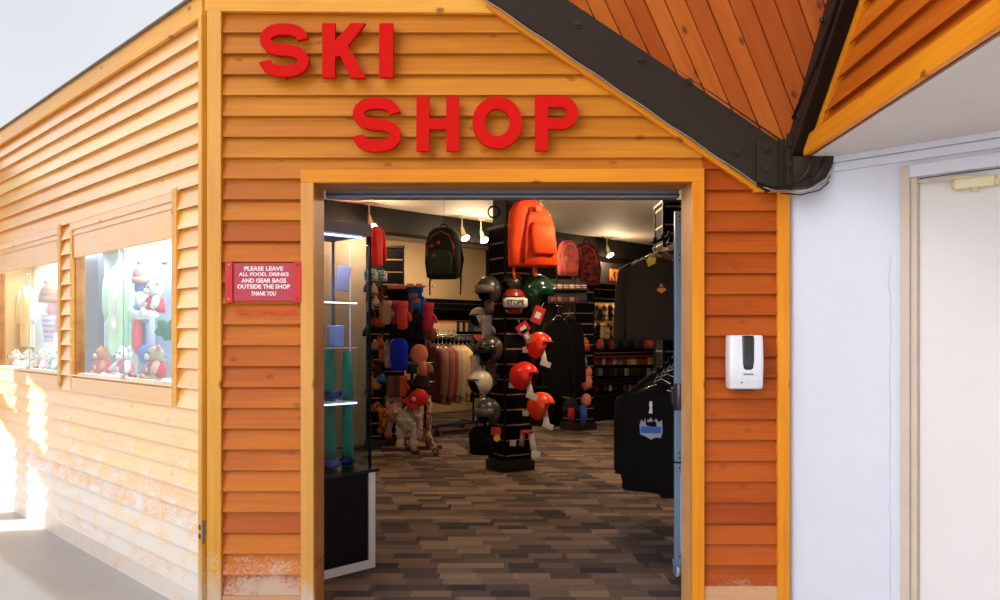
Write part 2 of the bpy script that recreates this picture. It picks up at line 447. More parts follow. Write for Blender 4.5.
# grey gate rail under the header
g = thing('gate_rail', 'grey metal gate rail along the underside of the shop doorway header', 'rail', (0, Y+.26, wz(183)+.0))
b = MB(); b.box((JL+.005, -.05, -.035), (JR-.005, .03, .03), bev=.004); b.build('rail_channel', M['gray_metal'], g)
b = MB(); b.box((JL+.005, -.056, -.022), (JR-.005, -.05, -.016)); b.build('rail_lip', M['black_plastic'], g)

# ------------------------------------------------------------------ left wall (45 degrees), local x negative going away
LC = Vector((WX0, WD, 0)); LRZ = R(-45)
def lt(px): r = (CX-px)/F; return (WD*r+WX0)/(1-r)
def lx(px): return -lt(px)*S2
def lz(px, py): return CH+(CY-py)/F*(WD+lt(px))
ML = Matrix.Translation(LC) @ Matrix.Rotation(LRZ, 4, 'Z')
TOPL = wz(-4)
# windows: (x left, x right, z bottom, z top) of openings
def lxi(px, inset):
    n_ = Vector((1, 1, 0)).normalized(); v = Vector(((px-CX)/F, 1, 0)); p_ = v*(LC.dot(n_)+inset)/v.dot(n_)
    return (ML.inverted() @ p_).x
w1 = (lxi(75, -.01), lxi(174.5, -.016), lz(174, 384), lz(174, 210)); w2 = (lxi(-3, -.01), lxi(60, -.016), w1[2], w1[3])
def sp_l(z):
    a, c = -7.0, -.0
    if w1[2] < z < w1[3]: return [(a, w2[0]), (w2[1], w1[0]), (w1[1], c)]
    return [(a, w2[0]), (w2[0], w1[0]), (w1[0], c)]
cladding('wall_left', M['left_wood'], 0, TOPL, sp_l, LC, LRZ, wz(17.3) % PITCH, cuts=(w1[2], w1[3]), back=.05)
def ltrim(x0, z0, x1, z1, w, th, mat, y=-.014):
    p = ML @ Vector((x0, y, z0)); q = ML @ Vector((x1, y, z1))
    return trim(p, q, w, th, mat, ML.to_3x3() @ Vector((0, -1, 0)))
ltrim(-7, TOPL-.055, -.0, TOPL-.055, .11, .022, M['trim_gold'], y=-.02)
ltrim(-.018, 0, -.018, TOPL-.1, .038, .03, M['trim_wood'])
ltrim(-7, .055, -.05, .055, .11, .016, M['left_wood'])
struct(solid('trim_roof_edge', (-3.5, -.026, -.003), (3.5, .1, .004), M['gray_metal']))
o = bpy.data.objects['trim_roof_edge']; o.matrix_world = ML @ Matrix.Translation((-3.5, 0, TOPL+.004)); o.name = TRN()
# window frames as structures
def window(n, w, frameleft=True):
    root = bpy.data.objects.new('window_%d' % n, None); COL.objects.link(root); struct(root); root.matrix_world = ML @ Matrix.Translation(((w[0]+w[1])/2, 0, w[2]))
    hw = (w[1]-w[0])/2; H = w[3]-w[2]
    def bx(nm, lo, hi, mat, bev=.003):
        b = MB(); b.box(lo, hi, bev=bev); return b.build(nm, mat, root)
    bx('fascia_board', (-hw, -.020, H-.15), (hw, -.004, H+.037), M['left_fascia'])
    bx('head_trim', (-hw-.05, -.028, H+.037), (hw+.01, -.004, H+.094), M['left_fascia'])
    bx('stile', (hw-.002, -.032, -.11), (hw+.06, -.004, H+.10), M['trim_gold'])
    bx('stile', (-hw-.045, -.028, -.10), (-hw+.002, -.004, H+.04), M['trim_gold'])
    bx('sill_board', (-hw, -.03, -.105), (hw, -.004, -.02), M['left_fascia'])
    bx('jamb', (-hw, -.01, -.02), (-hw+.012, .05, H), M['jamb_wood'])
    bx('jamb', (hw-.012, -.01, -.02), (hw, .05, H), M['jamb_wood'])
    bx('track', (-hw+.012, .0, -.02), (hw-.012, .045, .008), M['white_lam'])
    gt = H-.14
    bx('glass_pane', (-hw+.012, .012, .008), (.02, .017, gt), M['glass'], 0)
    bx('glass_pane', (-.01, .028, .008), (hw-.012, .033, gt), M['glass'], 0)
    bx('glass_edge', (-.005, .012, .008), (-.001, .017, gt), M['glass_edge'], 0)
    lk = MB(); lk.box((-.02, -.004, .005), (.02, .008, .022), bev=.003); lk.tube([(.03, 0, .015), (.055, -.004, .012)], .009); lk.build('lock', M['chrome'], root)
    return root
window(1, w1); window(2, w2)
# display niches behind both windows
M['niche'] = plain('pale_display_panel', (214, 226, 226), .7, 0, .02)
M['niche_dark'] = plain('dark_display_panel', (40, 46, 60), .6)
b = MB(); x0, x1, z0, z1 = -5.4, w1[1]+.12, w1[2]-.02, w1[3]; D = .46
b.box((x0, .052, z0-.02), (x1, D, z0)); o = b.build('wall_display_floor', M['white_lam']); o.matrix_world = ML.copy(); struct(o)
b = MB(); b.box((x0, .052, z1), (x1, D, z1+.02)); o = b.build('wall_display_top', M['white_lam']); o.matrix_world = ML.copy(); struct(o)
b = MB(); b.box((x0, D, z0-.02), (x1, D+.02, z1+.02)); o = b.build('wall_display_back', M['niche']); o.matrix_world = ML.copy(); struct(o)
b = MB(); b.box((x1, .052, z0-.02), (x1+.02, D+.02, z1+.02)); o = b.build('wall_display_side', M['niche']); o.matrix_world = ML.copy(); struct(o)
b = MB(); b.box((x0-.02, .052, z0-.02), (x0, D+.02, z1+.02)); o = b.build('wall_display_far_side', M['niche_dark']); o.matrix_world = ML.copy(); struct(o)
b = MB(); b.box((lxi(86, .34), .30, z0), (lxi(104, .34), .34, z1)); o = b.build('wall_display_post', M['niche_dark']); o.matrix_world = ML.copy(); struct(o)
for n in (1, 2, 3):
    xm = (-1.2, -2.5, -3.8)[n-1]  # the third tube is added only to brighten the left window
    t = thing('display_light', 'white tube light at the top of the display niche, %s' % ('behind the right window', 'behind the left window', 'added beyond the left window to brighten it')[n-1], 'light', ML @ Vector((xm, .3, z1-.03)), LRZ)
    c = MB(); c.tube([(-.6, 0, 0), (.6, 0, 0)], .013, 10); c.build('tube', M['tube'], t)
    c = MB(); c.box((-.63, -.025, .012), (.63, .025, .028), bev=.003); c.build('housing', M['white_lam'], t)
    for sx in (-.615, .615):
        c = MB(); c.box((sx-.015, -.015, -.015), (sx+.015, .015, .014)); c.build('tube_holder', M['white_lam'], t)
    li = bpy.data.lights.new('tube_glow', 'AREA'); li.shape = 'RECTANGLE'; li.size = 1.2; li.size_y = .05; li.energy = 17; li.color = (.95, .98, 1)
    lo = bpy.data.objects.new('tube_glow', li); COL.objects.link(lo); lo.parent = t; lo.location = (0, 0, -.018)
# outlet plate at the corner
t = thing('junction_plate', 'small dark metal plate on the worn left cladding near the corner post', 'outlet', ML @ Vector((lxi(202.5, -.03), -.03, lz(202.5, 528))), LRZ)
c = MB(); c.box((-.022, -.012, -.058), (.022, .003, .058), bev=.004); c.build('plate', M['gray_metal'], t)
c = MB(); c.box((-.012, -.015, .01), (.012, -.011, .035), bev=.002); c.box((-.012, -.015, -.035), (.012, -.011, -.01), bev=.002); c.build('socket', M['black_plastic'], t)

# ------------------------------------------------------------------ floor / ground
def poly_floor(name, pts, z0, z1, mat):
    b = MB(); bm = b.bm
    va = [bm.verts.new((x, y, z1)) for x, y in pts]; vb = [bm.verts.new((x, y, z0)) for x, y in pts]
    bm.faces.new(va); bm.faces.new(list(reversed(vb)))
    for i in range(len(pts)):
        j = (i+1) % len(pts); bm.faces.new((va[j], va[i], vb[i], vb[j]))
    return struct(b.build(name, mat))
poly_floor('floor_outside', [(-14, -9), (9, -9), (9, -3.6), (1.45, 3.95), (-1.35, 3.95), (-9, 11.6), (-14, 11.6)], -.1, 0, M['concrete'])
room = [(-1.38, 4.0), (1.45, 4.0), (8.72, 11.27), (4.0, 16.0), (2.1, 18.3), (-3.45, 12.6), (-3.45, 9.0), (-5.2, 7.65)]
poly_floor('floor', [(WX0+.04, 3.94), (1.45, 3.94), (9.2, 11.2), (3.2, 19.5), (-6.5, 10.0), (-4.92, 7.48)], -.1, .004, M['carpet'])
poly_floor('ceiling', [(WX0, 4.02), (1.45, 4.02), (9.2, 11.2), (3.2, 19.5), (-6.5, 10.0), (-5.0, 7.5)], 3.0, 3.08, M['ceiling'])
# ---- interior walls.  back wall : y = x + 11.85
BRZ = R(45); MBk = Matrix.Translation((0, 11.85, 0)) @ Matrix.Rotation(BRZ, 4, 'Z')
def bs(px): u = (px-CX)/F; return 11.85*u/(1-u)*S2
def wallbox(name, Mx, lo, hi, mat):
    b = MB(); b.box(lo, hi, mat); o = b.build(name); o.matrix_world = Mx.copy(); return struct(o)
A0, A1 = bs(384), bs(535)
M['dark_wall'] = plain('charcoal_wall_paint', (20, 17, 15), .7, spec=.2)
wallbox('wall_back', MBk, (-7, 0, 0), (bs(366), .12, 3.0), M['cream_board'])
wallbox('wall_back_pier', MBk, (bs(366), 0, 0), (A0, .12, 3.0), M['dark_wall'])
wallbox('wall_back_right', MBk, (A1, 0, 0), (8, .12, 3.0), M['dark_wall'])
wallbox('wall_back_header', MBk, (-7, -.18, 2.70), (8, 0.12, 3.0), M['dark_wall'])
wallbox('wall_alcove', MBk, (A0-1.5, 2.55, 0), (A1+1.5, 2.67, 3.0), M['cream_board'])
wallbox('wall_alcove_left', MBk, (A0-1.5, 0.1, 0), (A0-1.4, 2.6, 3.0), M['cream_board'])
wallbox('wall_alcove_right', MBk, (A1+1.4, .1, 0), (A1+1.5, 2.6, 3.0), M['dark_wall'])
# left inner wall follows the display niches, right inner wall, end wall
wallbox('wall_left_inner', ML, (-7.2, .5, 0), (-.35, .56, 3.0), M['dark_wall'])
wallbox('wall_right_inner', Matrix.Translation((1.45, 4.05, 0)) @ Matrix.Rotation(BRZ, 4, 'Z'), (0, -.1, 0), (11, 0, 3.0), M['dark_wall'])
wallbox('wall_end', Matrix.Translation((10, 10, 0)) @ Matrix.Rotation(R(-45), 4, 'Z'), (-9, 0, 0), (1.5, .1, 3.0), M['dark_wall'])

# ------------------------------------------------------------------ white wall, right
WM = Matrix.Translation((WX1, WD, 0)) @ Matrix.Rotation(R(-45), 4, 'Z')
def rx(px): u = (px-CX)/F; return (WD*u-WX1)/(1+u)*S2
def rz(px, py): return CH+(CY-py)/F*(WD-rx(px)/S2)
CZ = 2.211
dx = rx(909)
DH = rz(912, 178)
b = MB(); b.box((0, 0, 0), (rx(903), .12, CZ+.9)); b.box((rx(903), 0, DH+.02), (6, .12, CZ+.9)); b.box((rx(903)+1.2, 0, 0), (6, .12, DH+.02))
o = b.build('wall_right', M['white_wall']); o.matrix_world = WM.copy(); struct(o)
# crack in the paint: a thin uneven plaster ridge beside the door frame
b = MB(); pts = []
for i in range(60):
    z = .02 + i*(DH-.35)/59; pts.append((rx(890)+noise.noise(Vector((0, 0, z*9)))*.012, -.001, z))
b.tube(pts, .0028, 6); o = b.build(TRN(), M['white_wall']); o.matrix_world = WM.copy(); struct(o)
def wtrim(lo, hi, mat, bev=.003):
    c = [(lo[i]+hi[i])/2 for i in range(3)]; h = [(hi[i]-lo[i])/2 for i in range(3)]
    b = MB(); b.box([-v for v in h], h, bev=bev); o = b.build(TRN(), mat); o.matrix_world = WM @ Matrix.Translation(c); return struct(o)
wtrim((.08, -.035, CZ-.028), (6, 0, CZ), M['white_wall']); wtrim((.08, -.02, CZ-.068), (6, 0, CZ-.03), M['white_wall'])
wtrim((rx(902)-.0, -.022, 0), (rx(911), .03, DH+.055), M['door_frame']); wtrim((rx(911), -.004, 0), (rx(917), .05, DH), M['door_frame'])
wtrim((rx(911), -.022, DH), (rx(903)+1.25, .03, DH+.055), M['white_wall']); 
dr = bpy.data.objects.new('door_1', None); COL.objects.link(dr); struct(dr); dr.matrix_world = WM @ Matrix.Translation((rx(917), .03, 0))
b = MB(); b.box((0, 0, .01), (1.0, .045, DH-.003), bev=.003); b.build('door_leaf', M['white_door'], dr)
b = MB(); b.box((.90, -.06, .98), (.94, -.045, 1.1), bev=.004); b.tube([(.92, -.005, 1.0), (.92, -.055, 1.0)], .012); b.tube([(.92, -.005, 1.08), (.92, -.055, 1.08)], .012); b.build('door_handle', M['chrome'], dr)
# door closer
cx0, cz0 = rx(975)-rx(917), rz(974, 183)
t = thing('door_closer', 'cream metal door closer with folding arm on the white door', 'door closer', WM @ Vector((rx(975), .03, cz0)), R(-45))
b = MB(); b.box((-.075, -.055, -.022), (.075, 0, .022), bev=.008); b.build('closer_body', M['cream'], t)
b = MB(); b.tube([(-.085, -.03, 0), (-.075, -.03, 0)], .02, 12); b.build('end_cap', M['cream'], t)
b = MB(); b.tube([(.075, -.03, 0), (.09, -.03, 0)], .02, 12); b.build('end_cap', M['cream'], t)
b = MB(); b.tube([(0, -.03, -.020), (0, -.03, -.035)], .012, 10); b.build('spindle', M['cream'], t)
b = MB(); b.tube([(0, -.045, .026), (-.17, -.05, .032)], .006, 8); b.tube([(-.17, -.05, .032), (-.24, -.02, .036)], .006, 8); b.ell((-.245, -.018, .03), (.014, .01, .016)); b.build('arm', M['cream'], t)

# ------------------------------------------------------------------ white ceiling, gable, beams, plank soffit
GX = WX1+.042
poly_floor('ceiling_white', [(GX+.004, WD), (GX+.004-.04*3.6, .2), (5.4, .2), (5.1, .3), (GX+.1, WD)], CZ, CZ+.03, M['white_soffit'])
# gable: local x = toward the camera, outward normal = -X
ga = math.atan(.04)
MG = Matrix(((-math.sin(ga), math.cos(ga), 0, GX), (-math.cos(ga), -math.sin(ga), 0, WD-.12), (0, 0, 1, 0), (0, 0, 0, 1)))
MGI = MG.inverted(); GN = MG.to_3x3() @ Vector((0, -1, 0))
gl0 = .10   # local x where the trims meet
def glow(z): return (z-2.21)/.865
b_ = cladding('wall_gable', M['gable'], CZ, 4.6, lambda z: [(max(.0, glow(z)), 3.2)], (0, 0, 0), 0, .02, back=.05)
b_.matrix_world = MG.copy()
def gtrim(x0, z0, x1, z1, w, th, mat, y=-.014):
    return trim(MG @ Vector((x0, y, z0)), MG @ Vector((x1, y, z1)), w, th, mat, GN)
gtrim(.08, CZ+.042, 3.2, CZ+.042, .085, .024, M['trim_orange'], -.02)
def G(px, py, off=0):
    v = Vector(((px-CX)/F, 1, (CY-py)/F)); o_ = MGI @ Vector((0, 0, CH)); w_ = MGI.to_3x3() @ v
    q = o_+w_*((-off-o_.y)/w_.y); return (q.x, q.z)
a0 = G(811, 145, .03); a1 = G(861, 2, .03)
k = ((a1[1]-a0[1])/(a1[0]-a0[0]))
gtrim(a0[0], a0[1], a1[0]+2.0, a1[1]+2.0*k, .042, .03, M['trim_orange'], -.0)
# beam 2, lies on the gable
e0 = G(806.6, 150, .03); e1 = G(859, 0, .03); k2 = (e1[1]-e0[1])/(e1[0]-e0[0])
def beam(name, label, p0, p1, depth, nrm, bolts):
    t = thing(name, label, 'beam', p0)
    p0 = Vector(p0); p1 = Vector(p1); x = (p1-p0).normalized(); nrm = Vector(nrm); yv = -nrm; zv = x.cross(yv)
    if zv.z < 0: zv = -zv
    m = Matrix((x, yv, zv)).transposed().to_4x4()
    L = (p1-p0).length; b = MB()
    b.box((0, -.06, 0), (L, 0, depth), bev=.004); o = b.build('beam_web', M['beam'], t); o.matrix_local = m
    b = MB(); b.box((0, -.075, depth-.018), (L, 0.0, depth+.0), bev=.002); b.box((0, -.064, 0), (L, 0, .014), bev=.002)
    o = b.build('beam_flange', M['beam'], t); o.matrix_local = m
    for (bx, bz) in bolts:
        b = MB(); b.tube([(bx, -.06, bz), (bx, -.066, bz)], .021, 14); b.tube([(bx, -.066, bz), (bx, -.078, bz)], .013, 6)
        o = b.build('bolt', M['bolt'], t); o.matrix_local = m
    return t
BY = WD-.028
def F1(px, py, d=BY-.06): q = P(px, py, d); return Vector((q.x, BY, q.z))
q0 = F1(770, 191.5); q1 = F1(480, -7)
dirb = (q1-q0).normalized(); q1 = q0+dirb*4.2
def loc_on(p, px, py):
    v = F1(px, py)-p; zv = Vector((-dirb.z, 0, dirb.x)); zv = zv if zv.z > 0 else -zv
    return v.dot(dirb), v.dot(zv)
beam('steel_beam', 'dark brown steel beam sloping over the SHOP letters above the entrance', q0, q1, .242, (0, -1, 0),
     [loc_on(q0, 640, 60), loc_on(q0, 689, 82), loc_on(q0, 735, 152), loc_on(q0, 577, 24)])
g0 = MG @ Vector((e0[0]-.06, -.03, e0[1]-.06*k2)); g1 = MG @ Vector((e1[0]+2, -.03, e1[1]+2*k2))
beam('steel_beam', 'shorter dark brown steel beam rising beside the orange wooden gable', g0, g1, .205, GN, [(.20, .08), (.66, .12)])
# joint bracket
t = thing('beam_bracket', 'dark bolted steel corner bracket where the two roof beams meet', 'bracket', P(781, 188, BY-.08))
def bp(px, py, d=BY-.075): return P(px, py, d)-P(781, 188, BY-.08)
b = MB(); a = bp(756.5, 187.5); c = bp(777, 141); b.box((a.x, a.y-.012, a.z), (c.x, a.y, c.z), bev=.002); b.build('bolt_plate', M['beam'], t)
b = MB(); a = bp(786, 185.5, BY-.12); c = bp(796, 134, BY-.12); b.box((a.x, a.y-.012, a.z), (c.x, a.y, c.z), bev=.002); b.build('bolt_plate', M['beam'], t)
b = MB(); a = bp(772, 188); c = bp(790, 141)
b.prism([(a.x, a.z), (c.x+.03, a.z), (c.x+.03, c.z-.02), (c.x-.015, c.z+.01), (a.x, c.z-.0)], .0, .07); b.build('corner_gusset', M['beam'], t)
for (px, py, d) in ((765, 148.7, BY-.087), (765, 168.5, BY-.087), (789, 144, BY-.132), (789, 165, BY-.132)):
    q = bp(px, py, d); b = MB(); b.tube([(q.x, q.y, q.z), (q.x, q.y-.006, q.z)], .02, 14); b.tube([(q.x, q.y-.006, q.z), (q.x, q.y-.02, q.z)], .013, 6); b.build('bolt', M['bolt'], t)
# dark end piece running behind under the white ceiling
t2 = thing('beam_end', 'dark curved steel beam end tucked under the white ceiling corner', 'beam', P(812, 186, 3.72))
def be(px, py, d=3.72): return P(px, py, d)-P(812, 186, 3.72)
b = MB(); a = [be(*v) for v in ((793, 156), (834, 156), (833, 164), (826, 178), (812, 187), (794, 188))]
b.prism([(v.x, v.z) for v in a], 0, .06); b.build('end_plate', M['beam'], t2)
for s_ in (802, 816):
    b = MB(); b.tube([be(s_+10, 157, 3.70), be(s_+7, 170, 3.70), be(s_-4, 183, 3.70)], .008, 8, flat=.6); b.build('rib', M['beam'], t2)
# cables
b = MB(); pts = [P(470+i*(757-470)/30, -11+ i*(184+11)/30 + math.sin(i*1.3)*.5, BY-.075) for i in range(31)]
pts += [P(*v) for v in ((766, 188, 3.8), (775, 190.5, 3.76), (790, 191.5, 3.70), (805, 191, 3.66), (818, 187, 3.64), (827, 182, 3.64), (830, 176, 3.66))]
b.tube(pts, .0042, 8); o = b.build('power_cable', M['cable']); tag(o, 'silver armoured cable running along the lower edge of the long beam', 'cable')
b = MB(); b.tube([P(*v) for v in ((757, 183, 3.80), (772, 187, 3.74), (788, 187, 3.68), (800, 182, 3.64), (812, 176, 3.62))], .005, 8)
b.tube([P(*v) for v in ((780, 193, 3.72), (800, 195, 3.68), (820, 190, 3.66), (829, 182, 3.66))], .003, 8)
tag(b.build('black_cable', M['black']), 'loose black cables looping below the beam bracket', 'cable')
b = MB(); b.tube([P(793, 118, 3.60), P(803, 96, 3.50), P(818, 60, 3.36), P(838, 0, 3.15), P(852, -40, 3.0)], .008, 8)
tag(b.build('black_conduit', M['black']), 'thin black conduit on the upper edge of the shorter beam', 'cable')
# plank soffit: plane through the apex with slopes along -x and toward the camera
apex = P(784.5, 140, BY-.08); va = Vector((-1, 0, .672)); vb = Vector((0, -1, .865))
e_x = (va+vb*.92).normalized(); nn = va.cross(vb).normalized(); nn = nn if nn.z < 0 else -nn
e_y = nn.cross(e_x).normalized()
Ms = Matrix((e_x, e_y, nn)).transposed().to_4x4(); Ms.translation = apex
inv = Ms.inverted()
A_ = apex; B_ = apex+va*4.0; C_ = apex+vb*3.6; D_ = apex+va*4.0+vb*3.6
b = MB(); bm = b.bm; PW = .09
vs = [inv @ v for v in (A_-va*.12-vb*.12, B_-vb*.12, D_, C_-va*.12)]
f = bm.faces.new([bm.verts.new((v.x, v.y, 0)) for v in vs])
ymin, ymax = min(v.y for v in vs), max(v.y for v in vs)
y = math.ceil(ymin/PW)*PW
while y < ymax:
    bmesh.ops.bisect_plane(bm, geom=list(bm.verts)+list(bm.edges)+list(bm.faces), plane_co=(0, y, 0), plane_no=(0, 1, 0)); y += PW
bmesh.ops.split_edges(bm, edges=[e for e in bm.edges if len(e.link_faces) == 2])
bmesh.ops.recalc_face_normals(bm, faces=bm.faces)
for fc in list(bm.faces):
    c = fc.calc_center_median()
    for v in fc.verts: v.co.y += (.004 if v.co.y < c.y else -.004)
r = bmesh.ops.extrude_face_region(bm, geom=list(bm.faces))
for v in [g_ for g_ in r['geom'] if isinstance(g_, bmesh.types.BMVert)]: v.co.z -= .02
# roof deck above the planks
w_ = [bm.verts.new((v.x, v.y, -.012)) for v in vs]; bm.faces.new(w_); w_ = [bm.verts.new((v.x, v.y, -.05)) for v in vs]; bm.faces.new(w_)
o = b.build('ceiling_planks', M['soffit']); o.matrix_world = Ms; struct(o)

# ------------------------------------------------------------------ letters
LETY = WD-.075
def letter(ch, x0, y0, x1, y1, label, group='red wall letters', th=.028):
    p0 = P(x0, y1, LETY); p1 = P(x1, y0, LETY); W = p1.x-p0.x; H = p1.z-p0.z; s = .062
    b = MB()
    def stroke(pts, w=s, closed=False):
        n = len(pts); L = []; Rr = []
        for i in range(n):
            a = Vector(pts[(i-1) % n] if closed or i > 0 else pts[0]); c = Vector(pts[(i+1) % n] if closed or i < n-1 else pts[-1])
            d = (c-a).normalized(); nn_ = Vector((-d.y, d.x)); p = Vector(pts[i])
            L.append(p+nn_*w/2); Rr.append(p-nn_*w/2)
        rng = range(n if closed else n-1)
        for yy in (0, th): pass
        vs_ = [[b.bm.verts.new((q.x, yy, q.y)) for q in seq] for yy in (0, th) for seq in (L, Rr)]
        L0, R0, L1, R1 = vs_
        for i in rng:
            j = (i+1) % n
            b.bm.faces.new((L0[i], L0[j], R0[j], R0[i])); b.bm.faces.new((L1[j], L1[i], R1[i], R1[j]))
            b.bm.faces.new((L0[j], L0[i], L1[i], L1[j])); b.bm.faces.new((R0[i], R0[j], R1[j], R1[i]))
        if not closed:
            for i in (0, n-1): b.bm.faces.new((L0[i], R0[i], R1[i], L1[i]))
    def rect(a, c, e, f_): b.box((a, 0, c), (e, th, f_))
    if ch == 'I': rect(0, 0, W, H)
    elif ch == 'H': rect(0, 0, s, H); rect(W-s, 0, W, H); rect(s, H/2-s*.42, W-s, H/2+s*.42)
    elif ch == 'K':
        rect(0, 0, s, H)
        b.prism([(s*.75, H*.36), (s*.95, H*.66), (W-s*1.15, H), (W, H), (s*1.35, H*.40)], .0006, th)
        b.prism([(s*1.15, H*.52), (s*1.95, H*.62), (W, 0), (W-s*1.2, 0)], .0012, th)
    elif ch == 'O':
        n = 48; k_ = .92
        stroke([(W/2+(W-s)/2*math.cos(2*math.pi*i/n), H/2+(H-s*k_)/2*math.sin(2*math.pi*i/n)) for i in range(n)], s*.96, True)
    elif ch == 'P':
        b.box((0, -.0006, 0), (s, th, H)); hh = H*.60; r_ = (hh-s*.85)/2; cxp = W-s/2-r_; cy_ = H-hh/2
        pts = [(s*.5, H-s*.425)] + [(cxp+r_*math.cos(a), cy_+r_*math.sin(a)) for a in [math.pi/2-math.pi*i/16 for i in range(17)]] + [(s*.5, H-hh+s*.425)]
        stroke(pts, s*.85)
    elif ch == 'S':
        w = s*.88; rx_ = (W-w)/2; rt = (H/2-w*.5)/2*1.0+.0
        pts = []
        ct = (W/2, H-w/2-rt); cb_ = (W/2, w/2+rt)
        for i in range(17):
            a = R(2)+R(268)*i/16; 
            pts.append((ct[0]+rx_*.97*math.copysign(abs(math.cos(a))**.85, math.cos(a)), ct[1]+rt*math.sin(a)))
        q_ = []
        for i in range(17):
            a = R(90)-R(268)*i/16
            q_.append((cb_[0]+rx_*math.copysign(abs(math.cos(a))**.85, math.cos(a)), cb_[1]+rt*math.sin(a)))
        pts = pts[:-1]+[((pts[-1][0]+q_[0][0])/2, (pts[-1][1]+q_[0][1])/2)]+q_[1:]
        stroke(pts, w)
    o = b.build('wall_letter', M['red']); o.location = (p0.x, LETY, p0.z)
    # spacers that hold the letter off the boards
    for (fx, fz) in ((.0, .2), (.0, .85)) if ch in 'IHKP' else ((.5, .04), (.5, .95)):
        sx = p0.x + (s/2 if fx == 0 else W*fx); sz = H*fz
        sp_ = MB(); sp_.tube([(sx-p0.x, th-.002, sz), (sx-p0.x, th+.03, sz)], .008); sp_.build('spacer', M['red'], o)
    return tag(o, label, 'letter', group)
letter('S', 258.8, 23, 308.8, 76.5, 'red capital S starting the word SKI on the wood cladding')
letter('K', 322, 23, 365.5, 77.5, 'red capital K in the middle of the word SKI')
letter('I', 379, 23, 393, 77, 'red capital I ending the word SKI')
letter('S', 352, 97, 401, 151.5, 'red capital S starting the word SHOP, below the K of SKI')
letter('H', 416.3, 96.5, 459, 151, 'red capital H in the word SHOP')
letter('O', 472, 96.5, 522.5, 148, 'red ring-shaped capital O in the word SHOP')
letter('P', 535, 96, 579, 150.5, 'red capital P ending the word SHOP, nearest the sloping beam')

# text meshes from the built-in font
def textmesh(s, mat, width=None, height=None, extr=.0006, bold=0.0, shear=0, space=1.0):
    cu = bpy.data.curves.new('text', 'FONT'); cu.body = s; cu.extrude = extr*20; cu.offset = bold; cu.shear = shear; cu.space_character = space
    cu.align_x = 'CENTER'; cu.align_y = 'CENTER'; cu.resolution_u = 3
    o = bpy.data.objects.new('text', cu); COL.objects.link(o); dg = bpy.context.evaluated_depsgraph_get()
    me = bpy.data.meshes.new_from_object(o.evaluated_get(dg)); bpy.data.objects.remove(o)
    xs = [v.co.x for v in me.vertices]; ys = [v.co.y for v in me.vertices]; zs = [v.co.z for v in me.vertices]
    cx_, cy_ = (min(xs)+max(xs))/2, (min(ys)+max(ys))/2; kx = width/(max(xs)-min(xs)); ky = height/(max(ys)-min(ys)) if height else kx
    zk = extr/max(1e-6, max(zs))
    for v in me.vertices: v.co = Vector(((v.co.x-cx_)*kx, -v.co.z*zk, (v.co.y-cy_)*ky))
    me.materials.clear(); me.materials.append(mat)
    return me
def addtext(me, name, parent, loc):
    o = bpy.data.objects.new(name, me); COL.objects.link(o); o.parent = parent; o.location = loc; return o
# notice sign
SY = WD-.045
c0 = P(263.5, 282, SY); t = thing('notice_sign', 'red sign asking to leave food, drinks and gear bags outside', 'sign', c0)
k = SY/F
b = MB(); b.box((-34*k, .004, -19*k), (34*k, .016, 19*k), bev=.001); b.build('sign_panel', M['sign_panel'], t)
for sx in (-1, 1):
    b = MB(); b.box((sx*34.3*k-3.6*k, -.006, -20.5*k), (sx*34.3*k+3.6*k, .02, 20.5*k), bev=.002)
    e = b.build('end_plate', M['red_side'], t)
    for sz in (-17, 17):
        b = MB(); b.tube([(sx*34.3*k, -.006, sz*k), (sx*34.3*k, -.009, sz*k)], .0035, 10); b.build('screw', M['white_tag'] if sx < 0 else M['black'], e)
for i, (s_, w_) in enumerate((('PLEASE LEAVE', 39), ('ALL FOOD, DRINKS', 50), ('AND GEAR BAGS', 45), ('OUTSIDE THE SHOP', 53), ('THANK YOU', 25))):
    addtext(textmesh(s_, M['white_paint'], w_*k, 4.4*k, .0008, .03, .2 if i == 4 else 0), 'lettering', t, (0, .0035, (13-i*6-(1 if i==4 else 0)+.5)*k+.0))
b = MB(); me = textmesh('VIDEO SURVEILLANCE', M['red_paint'], 61*k, 6*k, .0008, .0)
o = one('painted_notice', me, P(265, 311.8, WD-.034), 'small red VIDEO SURVEILLANCE lettering painted below the notice sign', 'lettering')
o.rotation_euler = (R(-14), 0, 0)

# sanitiser dispenser
t = thing('sanitizer_dispenser', 'white automatic hand sanitizer dispenser on the wood cladding beside the doorway', 'dispenser', P(741, 361.5, WD-.027))
k = (WD-.1)/F*.96
b = MB(); b.loft([(0, -.045, -28*k, 16.5*k, .043), (0, -.05, -26*k, 17.6*k, .048), (0, -.052, 0, 18*k, .05), (0, -.05, 26*k, 17.6*k, .048), (0, -.046, 28*k, 16.8*k, .044)], 40, pw=6)
b.build('housing', M['white_plastic'], t)
b = MB(); b.loft([(1*k, -.088, -8.0*k, 3.4*k, .014), (1*k, -.09, -6.5*k, 5.2*k, .0155), (1*k, -.092, 0, 6.2*k, .0155), (1*k, -.09, 24*k, 6.4*k, .0155), (1*k, -.086, 27.5*k, 6.3*k, .0145)], 24, pw=4); b.build('level_window', M['smoke_plastic'], t)
addtext(textmesh('EVOLVE', M['blue_ink'], 10*k, 1.7*k, .001, .03), 'lettering', t, (1*k, -.1025, -12.5*k))
b = MB(); b.tube([(-6*k, -.101, -21*k), (-6*k, -.104, -21*k)], .0035, 12); b.build('indicator', M['black_plastic'], t)
b = MB(); b.tube([(1*k, -.101, -21*k), (1*k, -.1035, -21*k)], .005, 12); b.build('sensor', M['white_lam'], t)
b = MB(); b.box((-9*k, -.07, -30*k), (9*k, -.03, -27.6*k), bev=.003); b.build('nozzle_recess', M['smoke_plastic'], t)

